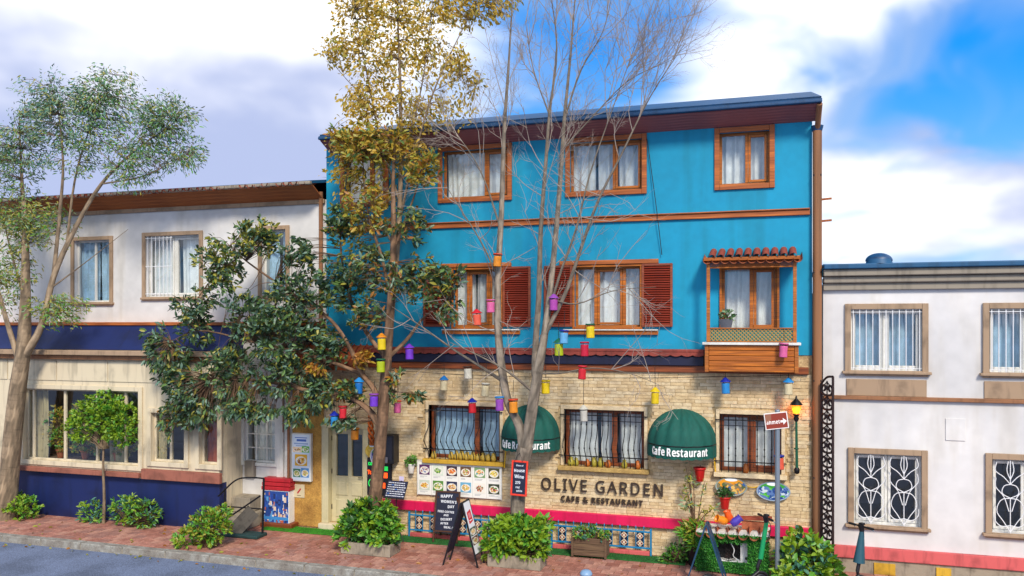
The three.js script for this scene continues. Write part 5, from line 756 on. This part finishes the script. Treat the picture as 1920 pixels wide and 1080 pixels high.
{ // broad-leaved evergreen in front of the door: one trunk, long limbs to the left
  const t = thing('magnolia_tree', 'broad leaved evergreen tree with bronze tinted leaves before the blue house', 'tree', [1.669, 0, 1.2]), L = M.leafDark;
  const trunk = [[...[1.646, -0.001, 1.2], .15], [...[1.725, 0.822, 1.2], .13], [...[1.86, 2.153, 1.2], .115], [...[1.972, 3.478, 1.2], .1], [...[2.061, 4.594, 1.2], .075], [...[2.104, 5.915, 1.15], .06], [...[2.069, 7.043, 1.1], .035], [...[2.103, 7.754, 1.1], .015]];
  const limbs = [
    [[...[1.86, 2.357, 1.2], .08], [...[1.615, 2.68, 1.25], .065], [...[1.187, 2.938, 1.3], .055], [...[0.492, 2.993, 1.3], .045], [...[-0.586, 3.178, 1.3], .03], [...[-1.835, 3.207, 1.3], .012]],
    [[...[1.883, 2.663, 1.2], .07], [...[1.677, 3.081, 1.15], .06], [...[1.401, 3.361, 1.1], .055], [...[1.136, 3.875, 1.1], .045], [...[0.728, 4.394, 1.1], .035], [...[-0.197, 4.978, 1.15], .028], [...[-1.275, 5.69, 1.2], .014], [...[-1.591, 5.969, 1.2], .008]],
    [[...[1.424, 3.34, 1.1], .04], [...[0.901, 3.544, 1.2], .036], [...[0.137, 3.767, 1.3], .03], [...[-0.955, 3.97, 1.3], .022], [...[-2.221, 4.18, 1.3], .012], [...[-2.875, 3.958, 1.3], .006]],
    [[...[1.95, 3.701, 1.2], .05], [...[1.487, 4.103, 1], .042], [...[1.086, 4.71, 0.9], .03], [...[0.851, 5.661, 0.9], .02], [...[0.851, 6.505, 0.9], .01]],
    [[...[1.994, 3.661, 1.2], .045], [...[2.325, 3.985, 1.1], .036], [...[2.721, 4.493, 1], .022], [...[3.264, 4.791, 1], .01]],
    [[...[2.061, 4.797, 1.2], .04], [...[1.871, 5.612, 1.2], .03], [...[1.538, 6.452, 1.1], .02], [...[1.372, 7.511, 1], .01]],
    [[...[2.093, 5.712, 1.15], .035], [...[2.38, 6.418, 1.1], .022], [...[2.612, 7.133, 1], .01]],
    [[...[1.883, 2.968, 1.2], .02], [...[2.125, 3.017, 1.1], .012], [...[2.401, 2.977, 0.9], .005]],
    [[...[-1.275, 5.69, 1.2], .014], [...[-1.911, 5.27, 1.2], .012], [...[-2.561, 4.509, 1.2], .008]]];
  const lobes = [
    [...[1.968, 7.712, 1.1], .62, .34, .5, 28, 2], [...[1.286, 7.6, 1.1], .42, .38, .5, 20, 2], [...[2.655, 7.214, 1.1], .3, .4, .4, 20, 2], [...[0.906, 7.957, 1], .25, .2, .3, 8, 2],
    [...[1.538, 6.555, 1.1], .5, .55, .5, 30, 2], [...[2.325, 6.218, 1.1], .42, .45, .5, 18, 0], [...[0.906, 6.281, 1], .3, .45, .4, 22, 1],
    [...[1.703, 5.412, 1.2], .5, .5, .5, 34, 0], [...[2.481, 5.195, 1.2], .55, .5, .5, 40, 0], [...[3.089, 4.79, 1.1], .35, .42, .4, 24, 0], [...[0.962, 5.122, 1.1], .5, .6, .5, 44, 1], [...[1.641, 4.493, 1.3], .4, .3, .4, 20, 0],
    [...[0.075, 4.815, 1.2], .6, .6, .5, 54, 1], [...[-0.9, 4.396, 1.2], .7, .7, .5, 66, 1], [...[-1.782, 5.485, 1.2], .5, .6, .45, 52, 3], [...[-0.9, 6.002, 1.2], .5, .42, .4, 44, 3], [...[0.075, 5.657, 1.2], .4, .4, .4, 24, 1], [...[-2.299, 4.508, 1.2], .55, .6, .5, 46, 1], [...[-2.743, 3.41, 1.3], .45, .6, .45, 40, 1], [...[-1.454, 3.322, 1.3], .7, .6, .5, 62, 1], [...[-0.222, 3.449, 1.3], .7, .55, .5, 60, 1], [...[0.668, 3.874, 1.2], .5, .5, .5, 40, 1], [...[0.609, 2.996, 1.3], .55, .35, .4, 34, 1], [...[-2.221, 2.546, 1.3], .5, .3, .4, 26, 1], [...[-2.958, 2.292, 1.2], .28, .35, .3, 16, 0], [...[-0.708, 2.593, 1.3], .4, .22, .3, 14, 1],
    [...[1.187, 3.01, 1.3], .4, .22, .3, 22, 0], [...[1.073, 2.442, 1.3], .35, .15, .25, 12, 1], [...[2.047, 3.168, 1.1], .2, .35, .2, 10, 0], [...[2.401, 2.957, 0.9], .18, .12, .15, 6, 0], [...[-2.4, 2.876, 1.4], .5, .5, .4, 36, 1], [...[-1.132, 2.696, 1.4], .5, .35, .4, 30, 1], [...[-3.141, 3.846, 1.3], .3, .5, .4, 22, 1], [...[-0.278, 4.185, 1.4], .6, .5, .4, 40, 1], [...[0.199, 2.63, 1.4], .4, .25, .3, 18, 1], [...[1.652, 7.989, 1.1], .6, .25, .4, 14, 2], [...[3.196, 5.188, 1.1], .3, .3, .3, 14, 0], [...[0.551, 3.466, 1.4], .2, .12, .2, 7, 4], [...[1.528, 3.679, 1.3], .25, .15, .2, 8, 4]];
  leafyTree(t, trunk, limbs, lobes, { seed: 501, bark: M.barkBrown, leaf: leafGeo(.12, .044, .28, .25), mats: [mat('evergreenDeep', 0x4a6646, { map: tLeaf, roughness: .42 }), mat('evergreenPale', 0x6d8f52, { map: tLeaf, roughness: .45 }), mat('evergreenGrey', 0x6a8c84, { map: tLeaf, roughness: .42 }), M.leafBrown, M.leafYellow, M.leafOlive], pals: [[0, 0, 1, 2, 0, 3, 5], [0, 0, 2, 0, 0, 5, 0, 2, 1], [4, 5, 4, 3, 5, 4, 1], [5, 1, 0, 2, 5], [3, 3, 4]], per: 11, scatter: .06, own: 280, wild: .95, density: 1.75 });
}
{ // feathery grey-green tree in front of the shop
  const t = thing('feathery_tree', 'tall grey trunked tree with fine feathery foliage before the white shop', 'tree', [-7.163, 0, 1.35]), z = 1.35;
  const trunk = [[...[-7.27, -0.148, 1.35], .24], [...[-7.117, 1.102, 1.35], .2], [...[-6.905, 2.76, 1.35], .18], [...[-6.724, 3.819, 1.35], .15], [...[-6.663, 5.108, 1.35], .1], [...[-6.748, 6.523, 1.3], .06], [...[-6.839, 7.704, 1.3], .03], [...[-6.9, 8.886, 1.3], .012]];
  const limbs = [
    [[...[-6.693, 3.585, 1.35], .09], [...[-6.216, 4.288, 1.35], .07], [...[-5.944, 5.333, 1.3], .06], [...[-5.362, 6.358, 1.3], .05], [...[-4.698, 7.309, 1.25], .035], [...[-3.907, 7.954, 1.2], .022], [...[-2.825, 8.518, 1.2], .008]],
    [[...[-5.944, 5.333, 1.3], .045], [...[-5.717, 6.71, 1.35], .036], [...[-5.579, 7.846, 1.4], .024], [...[-5.84, 9.244, 1.4], .01], [...[-6.429, 9.7, 1.4], .005]],
    [[...[-5.579, 6.019, 1.3], .03], [...[-5.463, 7.414, 1.2], .022], [...[-5.102, 8.431, 1.2], .014], [...[-4.435, 9.637, 1.2], .005]],
    [[...[-4.698, 7.309, 1.25], .02], [...[-3.633, 7.432, 1.2], .014], [...[-2.561, 7.815, 1.2], .006]],
    [[...[-6.784, 3.349, 1.35], .07], [...[-7.038, 4.405, 1.5], .05], [...[-7.409, 5.81, 1.6], .03], [...[-7.716, 7.229, 1.6], .012]],
    [[...[-6.693, 4.874, 1.35], .03], [...[-7.256, 5.957, 1.2], .02], [...[-7.68, 7.062, 1.1], .01]],
    [[...[-6.003, 5.102, 1.3], .02], [...[-5.318, 5.559, 1.2], .012], [...[-4.045, 6.323, 1.2], .005]]];
  const lobes = [[...[-4.534, 9.133, 1.2], .5, .5, .5, 46, 0], [...[-5.84, 9.129, 1.4], .7, .42, .5, 52, 1], [...[-3.092, 8.626, 1.2], .55, .3, .4, 42, 0], [...[-3.633, 8.105, 1.2], .6, .4, .5, 44, 0], [...[-6.538, 8.449, 1.3], .6, .5, .5, 44, 1], [...[-5.147, 8.183, 1.3], .6, .5, .5, 40, 0], [...[-2.693, 7.879, 1.2], .32, .3, .3, 18, 0], [...[-7.183, 7.823, 1.4], .5, .6, .5, 46, 0], [...[-6.991, 6.531, 1.3], .5, .6, .5, 54, 2], [...[-6.166, 6.502, 1.3], .45, .4, .4, 26, 2], [...[-7.183, 5.231, 1.4], .5, .5, .5, 40, 2], [...[-5.798, 4.636, 1.3], .5, .25, .35, 26, 2], [...[-4.045, 7.454, 1.2], .5, .25, .35, 16, 0], [...[-5.075, 8.979, 1.3], .5, .3, .5, 22, 1]];
  leafyTree(t, trunk, limbs, lobes, { seed: 502, bark: M.barkTan, leaf: leafGeo(.085, .022, .2, .35), mats: [M.leafGrey, M.leafOlive, M.leafTeal, M.leafMid], pals: [[0, 0, 1, 2, 3], [2, 0, 2, 0, 1], [1, 1, 0, 3]], spread: 1.5, density: 2.3, per: 18, scatter: .14, spray: true, own: 0, wild: .8, lift: -.35 });
}
{ // slender autumn tree, its stems rising behind the evergreen trunk
  const t = thing('autumn_tree', 'tall slender tree with airy yellow autumn leaves above the roof', 'tree', [1.475, 0, .75]);
  const trunk = [[1.475, 0, .75, .075], [...[1.661, 2.297, 0.75], .065], [...[1.787, 3.452, 0.75], .06], [...[1.879, 4.603, 0.75], .055], [...[2.028, 6.269, 0.75], .05], [...[2.073, 7.724, 0.75], .04], [...[2.051, 9.08, 0.75], .028], [...[2.005, 10.23, 0.75], .016], [...[1.982, 11.275, 0.75], .008]];
  const limbs = [[[...[2.028, 6.269, 0.75], .03], [...[2.356, 7.49, 0.8], .024], [...[2.768, 8.682, 0.85], .018], [...[3.151, 9.462, 0.85], .012], [...[3.636, 10.219, 0.85], .006], [...[4.165, 10.557, 0.85], .003]], [[...[2.051, 6.685, 0.75], .028], [...[1.624, 7.868, 0.7], .02], [...[1.333, 9.157, 0.7], .013], [...[1.038, 10.565, 0.7], .005]], [[...[2.073, 7.516, 0.75], .02], [...[2.468, 8.617, 0.8], .014], [...[2.712, 9.914, 0.85], .008], [...[2.823, 11.025, 0.85], .003]], [[...[1.45, 8.618, 0.7], .012], [...[0.979, 9.081, 0.7], .008], [...[0.403, 9.722, 0.7], .003]], [[...[2.823, 8.78, 0.85], .01], [...[3.333, 8.925, 0.9], .006], [...[3.654, 8.696, 0.9], .003]], [[...[1.994, 5.645, 0.75], .02], [...[1.5, 6.702, 0.8], .013], [...[0.914, 7.575, 0.8], .008], [...[0.557, 8.13, 0.8], .004]], [[...[2.051, 7.101, 0.75], .016], [...[2.657, 7.668, 0.85], .009], [...[3.097, 7.944, 0.85], .004]]];
  const lobes = [[...[1.358, 10.511, 0.75], .62, .5, .5, 60, 0], [...[2.502, 10.279, 0.75], .66, .5, .5, 60, 0], [...[3.511, 10.352, 0.8], .6, .3, .4, 46, 0], [...[4.096, 10.325, 0.8], .34, .16, .25, 16, 0], [...[0.887, 9.82, 0.75], .44, .3, .4, 36, 0], [...[1.707, 9.529, 0.75], .5, .5, .45, 46, 0], [...[2.614, 9.391, 0.75], .5, .5, .45, 38, 0], [...[3.316, 9.106, 0.8], .34, .4, .34, 26, 0], [...[1.358, 8.719, 0.75], .5, .4, .4, 50, 0], [...[2.277, 8.437, 0.75], .6, .36, .44, 50, 0], [...[3.186, 8.407, 0.8], .26, .2, .25, 8, 0], [...[1.936, 11.177, 0.75], .9, .4, .5, 26, 0], [...[3.384, 10.994, 0.75], .7, .3, .4, 18, 0], [...[1.033, 7.939, 0.8], .4, .26, .3, 34, 0], [...[1.96, 7.722, 0.8], .5, .3, .35, 34, 0], [...[0.796, 7.264, 0.8], .22, .4, .25, 14, 0], [...[1.5, 7.016, 0.8], .4, .35, .3, 12, 0], [...[2.524, 7.583, 0.8], .25, .3, .25, 10, 0], [...[1.033, 6.193, 0.8], .3, .4, .25, 16, 1]];
  leafyTree(t, trunk, limbs, lobes, { seed: 503, bark: M.barkTan, leaf: leafGeo(.085, .04, .2, .3), mats: [M.leafYellow, M.leafGold, M.leafOlive], pals: [[0, 0, 0, 1, 1, 2], [0, 1, 1, 2]], spread: 1.3, density: 1.3, per: 13, scatter: .17, spray: true, own: 0, wild: .9, lift: -.5 });
}
{ // leafless tree with a forked trunk in front of the awning
  const t = thing('bare_tree', 'leafless pale forked tree carrying the coloured lanterns', 'tree', [4.517, 0, 1.05]), r = rng(504), z = 1.05;
  part(t, 'trunk', limb([[...[4.507, -0.004, 1.05], .15], [...[4.538, 0.876, 1.05], .135], [...[4.589, 1.562, 1.05], .14], [...[4.69, 2.073, 1.05], .15]], 12, 5), M.barkPale);
  const limbs = [
    [[...[4.67, 1.955, 1.05], .1], [...[4.579, 2.439, 1.05], .085], [...[4.364, 2.871, 1.05], .08], [...[4.251, 3.407, 1.05], .078], [...[4.168, 4.192, 1.05], .07], [...[4.168, 5.174, 1.05], .058], [...[4.23, 6.351, 1.05], .05], [...[4.282, 7.819, 1.05], .036], [...[4.369, 9.297, 1], .02], [...[4.44, 10.564, 1], .008]],
    [[...[4.7, 1.957, 1.05], .11], [...[4.822, 2.787, 1.05], .1], [...[4.943, 3.516, 1.05], .088], [...[5.063, 4.194, 1.05], .065], [...[5.162, 4.965, 1.05], .055], [...[5.262, 5.925, 1.05], .047], [...[5.351, 6.978, 1.05], .04], [...[5.42, 7.981, 1.05], .032], [...[5.538, 9.167, 1.05], .02], [...[5.636, 10.398, 1.05], .008]],
    [[...[4.872, 3.37, 1.05], .07], [...[4.868, 3.901, 1], .06], [...[4.929, 4.776, 1], .052], [...[4.969, 6.037, 1], .042], [...[5.059, 7.196, 1], .034], [...[5.129, 8.11, 1], .026], [...[5.269, 9.305, 1], .015], [...[5.129, 10.48, 1], .006]],
    [[...[5.043, 4.097, 1.05], .045], [...[5.464, 4.861, 1.15], .036], [...[5.747, 5.611, 1.2], .03], [...[6.064, 6.439, 1.25], .024], [...[6.495, 7.243, 1.3], .018], [...[7.001, 8.217, 1.3], .011], [...[7.585, 9.07, 1.3], .004]],
    [[...[5.103, 4.387, 1.05], .03], [...[5.359, 5.146, 1.2], .024], [...[5.693, 5.979, 1.3], .019], [...[5.932, 6.904, 1.3], .014], [...[6.356, 8.084, 1.3], .009], [...[6.818, 9.331, 1.3], .004]],
    [[...[4.261, 3.261, 1.05], .035], [...[3.919, 3.508, 1.2], .026], [...[3.382, 3.848, 1.3], .02], [...[2.764, 4.27, 1.35], .012], [...[2.19, 4.64, 1.4], .005]],
    [[...[4.842, 3.078, 1.05], .03], [...[4.413, 3.472, 1.3], .02], [...[3.938, 3.73, 1.4], .013], [...[3.316, 3.997, 1.4], .005]],
    [[...[4.189, 6.156, 1.05], .02], [...[3.919, 7.029, 1.2], .014], [...[3.591, 7.616, 1.3], .008], [...[3.17, 8.038, 1.3], .003]],
    [[...[4.168, 5.174, 1.05], .02], [...[3.867, 5.857, 1.2], .015], [...[3.508, 6.446, 1.3], .009], [...[3.117, 7.054, 1.3], .004]],
    [[...[4.963, 3.42, 1.05], .02], [...[5.378, 3.435, 1.2], .014], [...[5.979, 3.545, 1.3], .01], [...[6.634, 3.463, 1.3], .006], [...[7.272, 3.22, 1.3], .003]],
    [[...[5.142, 4.772, 1.05], .018], [...[5.693, 4.666, 1.3], .012], [...[6.365, 4.89, 1.35], .008], [...[7.092, 4.947, 1.3], .003]],
    [[...[5.42, 7.981, 1.05], .02], [...[5.744, 8.847, 1.1], .014], [...[6.149, 9.435, 1.2], .008], [...[6.337, 10.161, 1.2], .004]], [[...[5.129, 8.11, 1], .016], [...[4.799, 8.992, 0.9], .01], [...[4.646, 9.89, 0.9], .005]], [[...[5.39, 7.455, 1.05], .018], [...[5.958, 7.953, 1.2], .012], [...[6.618, 8.552, 1.2], .008], [...[7.395, 8.848, 1.2], .003]]];
  for (const l of limbs) part(t, 'branch', limb(l, l[0][3] > .05 ? 10 : 6, 4), l[0][3] > .028 ? M.barkPale : M.barkPale);
  const tw = [], fine = [];
  const grow = (P, d, len, rad, lvl) => { const m = P.clone().addScaledVector(d, len * .5).addScaledVector(rv(r), len * .11), e = P.clone().addScaledVector(d, len).add(V(0, len * .08, 0)).addScaledVector(rv(r), len * .17); (lvl > 1 ? fine : tw).push(limb([[P.x, P.y, P.z, rad], [m.x, m.y, m.z, rad * .75], [e.x, e.y, e.z, rad * .4]], lvl > 1 ? 3 : 4, 2)); if (lvl < 3) { const n = P.y > 6.8 ? (lvl === 0 ? 5 : 4) : (lvl === 0 ? 3 : 2); for (let i = 0; i < n; i++) { const q = .25 + .75 * r(), s = P.clone().lerp(m, Math.min(1, q * 2)).lerp(e, Math.max(0, q * 2 - 1)), dd = d.clone().addScaledVector(rv(r), .75).normalize(); grow(s, dd, len * (.35 + r() * .3), rad * .55, lvl + 1); } } };
  limbs.forEach((l, li) => { const c = new THREE.CatmullRomCurve3(l.map(p => V(p[0], p[1], p[2]))), L = c.getLength(), n = Math.round(L * (l[0][3] > .05 ? 2.8 : 3.6)); for (let i = 0; i < n; i++) { const u = .22 + .78 * r(), P = c.getPoint(u), T = c.getTangent(u); const low = P.y < 3.2 || (l[0][3] > .05 && P.y < 4 && r() < .5); if (low && l[0][3] > .05 || P.y < 7 && r() < .25) continue; const d = T.clone().multiplyScalar(P.y > 7 ? 1.1 : .5).addScaledVector(rv(r).setZ((r() - .45) * 1.2), .85).add(V(0, P.y > 7 ? .45 : .12, 0)).normalize(); grow(P, d, P.y > 7 ? .7 + r() * .8 : .45 + r() * .75, .008, 0); } });
  part(t, 'twigs', tw, M.twigPale).userData.kind = 'stuff'; part(t, 'fine_twigs', fine, M.twigPale).userData.kind = 'stuff';
}
{ // red framed wine board hung on the bare trunk
  const x = 4.628, z = 1.28, yb = 1.22, yt = 1.853, t = thing('hanging_chalkboard', 'red framed chalkboard hung on the bare tree trunk', 'chalkboard', [x, yb, z]), G = g => g.rotateX(-.06).rotateZ(-.03).translate(x, yb, z), H = yt - yb, W = .155;
  const red = mat('frameRed', 0xe23a22, { roughness: .5 }); part(t, 'frame', [G(rbox(-W, -W + .035, 0, H, -.012, .012)), G(rbox(W - .035, W, 0, H, -.012, .012)), G(rbox(-W + .035, W - .035, H - .035, H, -.012, .011)), G(rbox(-W + .035, W - .035, 0, .035, -.012, .011))], red); part(t, 'board', G(rbox(-W + .035, W - .035, .035, H - .035, -.01, .002, .002)), M.black);
  part(t, 'chalk_writing', G(sheetXY(-W + .036, W - .036, .036, H - .036, .005)), canvasMat(160, 330, (c, w, h) => chalkText(c, w, h, [['Glass of', .5, .12, 24, 0], ['House', .5, .3, 46, -.05], ['Wine', .5, .5, 50, .03], ['270\u20ba', .46, .68, 40, -.04], ['red', .4, .82, 32, .05], ['white', .55, .93, 28, -.03]]))); part(t, 'string', [wire([[x - .08, yt - .02, z], [x, yt + .12, z - .06], [x + .08, yt - .02, z]], .004), bar([x, yt + .12, z - .06], [x, yt + .12, z - .16], .006)], M.cable);
}

// ---------------------------------------------------------------- tin lanterns hanging from the branches and the cornice
{
  const col = { orange: 0xf09420, redorange: 0xe4481c, pink: 0xe86aa6, coral: 0xf0644a, magenta: 0xb84ab0, sky: 0x6ab4e8, navy: 0x1c2fae, yellow: 0xf0cf12, green: 0x1c6a48, lime: 0xb8c818, crimson: 0xd0183c, red: 0xdc2230, blue: 0x1a74c4, cream: 0xe6d6b0, violet: 0x7a3ad0, white: 0xdcd8cc, purple: 0x9a4ab8, azure: 0x2a90dc, brown: 0x5a3a2c, palegrey: 0xd4d0c8 };
  const cm = {}; for (const k in col) cm[k] = mat('tin_' + k, col[k], { roughness: .4, map: tPaint, s: 4 });
  const hook = M.cable;
  // [u-v placed position, body, cap, height scale, wire length, label tail]
  const list = [
    [[4.197, 5.36, 1.2], 'orange', 'redorange', 'orange tin lantern with red cap on the left bare stem', .25], [[4.091, 4.523, 1.25], 'pink', 'pink', 'pink tin lantern beside the left bare stem', .3], [[3.815, 4.29, 1.2], 'coral', 'red', 'coral tin lantern with red cap before a window', .35], [[5.248, 4.558, 1.15], 'magenta', 'purple', 'magenta tin lantern in front of the left shutter', .2],
    [[5.459, 3.969, 1.25], 'sky', 'navy', 'pale blue tin lantern with navy cap', .3], [[5.94, 4.066, 1.25], 'yellow', 'green', 'yellow tin lantern with green cap below the window sill', .3], [[5.359, 3.749, 1.2], 'lime', 'green', 'lime tin lantern under the pale blue one', .3], [[5.835, 3.746, 1.25], 'crimson', 'crimson', 'crimson tin lantern above another red one', .25], [[5.787, 3.342, 1.25], 'red', 'red', 'bright red tin lantern in front of the brown band', .12],
    [[5.032, 3.042, 0.9], 'yellow', 'yellow', 'yellow tin lantern beside the right bare stem', .3], [[6.94, 2.857, 0.3], 'yellow', 'yellow', 'all yellow tin lantern hanging above the right awning', .38], [[8.198, 3.073, 0.3], 'azure', 'navy', 'blue tin lantern with navy cap hanging over the third stone window', .25], [[9.254, 3.08, 0.3], 'cream', 'azure', 'cream tin lantern with blue cap near the lit lamp', .3], [[9.163, 3.74, 0.55], 'pink', 'pink', 'pink tin lantern in front of the wooden balcony box', .2],
    [[2.006, 3.83, 1.45], 'yellow', 'orange', 'amber yellow tin lantern on the leafy tree trunk', .2], [[1.969, 3.408, 1.42], 'lime', 'green', 'lime tin lantern with dark green cap on the leafy tree trunk', .2], [[2.368, 3.637, 1], 'violet', 'violet', 'violet tin lantern right of the leafy tree trunk', .25], [[2.786, 3.003, 0.3], 'cream', 'blue', 'cream tin lantern with blue cap under the brown band', .25], [[3.322, 3.248, 0.35], 'white', 'brown', 'white tin lantern with brown cap under the cornice', .15], [[3.751, 2.936, 0.6], 'cream', 'white', 'cream tin lantern with white cap left of the bare stem', .4],
    [[3.41, 2.584, 0.35], 'red', 'navy', 'red tin lantern with navy cap before the wavy bars', .55], [[4.248, 2.736, 1.2], 'purple', 'azure', 'purple tin lantern with azure cap at the bare trunk fork', .3], [[4.513, 2.705, 1.2], 'orange', 'redorange', 'all orange tin lantern between the bare stems', .3], [[5.627, 2.495, 0.35], 'palegrey', 'white', 'whitish tin lantern in front of the middle barred window', .65], [[1.97, 2.574, 0.7], 'pink', 'coral', 'pink tin lantern beside the leafy tree trunk over the black cabinet', .35],
    [[1.135, 2.511, 1.35], 'red', 'red', 'red tin lantern above the cream door', .3], [[0.923, 2.334, 1.3], 'azure', 'navy', 'blue tin lantern with navy cap above the door corner', .4], [[1.464, 2.99, 1.35], 'blue', 'azure', 'small blue tin lantern among the dark leaves', .12], [[1.815, 2.761, 1.4], 'violet', 'purple', 'violet tin lantern left of the leafy tree trunk', .2], [[0.985, 1.998, 0.6], 'orange', 'orange', 'orange tin lantern in front of the door glass', .6], [[9.113, 1.753, 0.2], 'coral', 'navy', 'coral tin lantern with navy cap at the third window, behind the pole', .6]];
  const r = rng(600);
  for (const [p, b, c, label, wl] of list) {
    const t = thing('tin_lantern', label, 'lantern', p, 'coloured tin lanterns'), [x, y, z] = p, h = .2 * (.92 + r() * .14), R = .074 * (.92 + r() * .14), tilt = (r() - .5) * .14;
    const G = g => g.rotateZ(tilt).translate(x, y, z);
    part(t, 'tin', [G(lathe([[.001, 0], [R * .96, 0], [R, .012], [R * .97, h * .5], [R, h - .012], [R * .96, h], [R * .9, h], [R * .9, .01], [.001, .01]], [0, 0, 0], 18))], cm[b]);
    part(t, 'cap', [G(lathe(r() < .45 ? [[.001, .03], [R * 1.1, .03], [R * 1.18, .022], [R * 1.18, 0], [.001, 0]] : [[.001, .085], [.02, .08], [R * .75, .045], [R * 1.28, .012], [R * 1.3, 0], [R * 1.2, .004], [.001, .02]], [0, h + .02, 0], 16))], cm[c]);
    part(t, 'cap_stay', [0, 2.1, 4.2].map(a => G(bar([Math.cos(a) * R * .92, h - .01, Math.sin(a) * R * .92], [Math.cos(a) * R * .92, h + .035, Math.sin(a) * R * .92], .005, .005, 4))), cm[c]);
    part(t, 'hanging_wire', [bar([x - tilt * (h + .1), y + h + .09, z], [x - tilt * (h + .1) + (r() - .5) * .02, y + h + .09 + wl, z - .02], .005, .005, 4)], hook);
  }
  // cables strung between the trees and along the wall
  const cab = (label, pts, m = M.cable, rad = .005) => single('cable', label, 'cable', wire(pts, rad, 5, 40), m, pts[0], 'cables over the restaurant');
  cab('thin cable strung under the brown band from wall end to wall end', [[1.3, 3.4, .3], [3, 3.33, .33], [5, 3.3, .33], [7.2, 3.34, .3], [9.6, 3.42, .1]]);
  cab('thin dark cable hanging down the blue wall beside the top window', [[6.758, 7.769, 0.05], [6.827, 7.268, 0.05], [6.951, 6.365, 0.09], [7.034, 5.595, 0.05]], M.cable, .007);
  cab('yellow cord looped from the left barred window down past the awning', [[3.98, 1.5, .1], [4.0, 1.65, .12], [4.0, 1.9, .06], [3.99, 2.0, .02]], M.yellowCord, .014);
  cab('yellow cord running from the lit awning down to the plates', [[7.98, 2.0, .05], [7.99, 1.75, .06], [8.02, 1.58, .05], [8.14, 1.52, .06], [8.3, 1.38, .05]], M.yellowCord, .012);
  cab('yellow cord between the two oval plates', [[8.529, 1.4, 0.05], [8.658, 1.379, 0.05], [8.769, 1.405, 0.05]], M.yellowCord, .01);
}
{ // small pot on the balcony
  const x = 8.203, t = thing('balcony_pot', 'small grey flower box with plant on the balcony rail', 'planter', [x, 4.25, .38]); part(t, 'flower_box', [new THREE.CylinderGeometry(.17, .13, .15, 4, 1).rotateY(Math.PI / 4).scale(1, 1, .6).translate(x, 4.326, .38)], mat('potGrey', 0x5c5e66, { roughness: .6 })); bush(t, [x, 4.38, .38], [[x + .01, 4.46, .38, .12, .09, .07]], 22, leafGeo(.06, .03), [M.leafDark, M.leafGrey], [.6, .4], 20, 701, M.barkBrown, 5);
}

renderer.render(scene, camera);
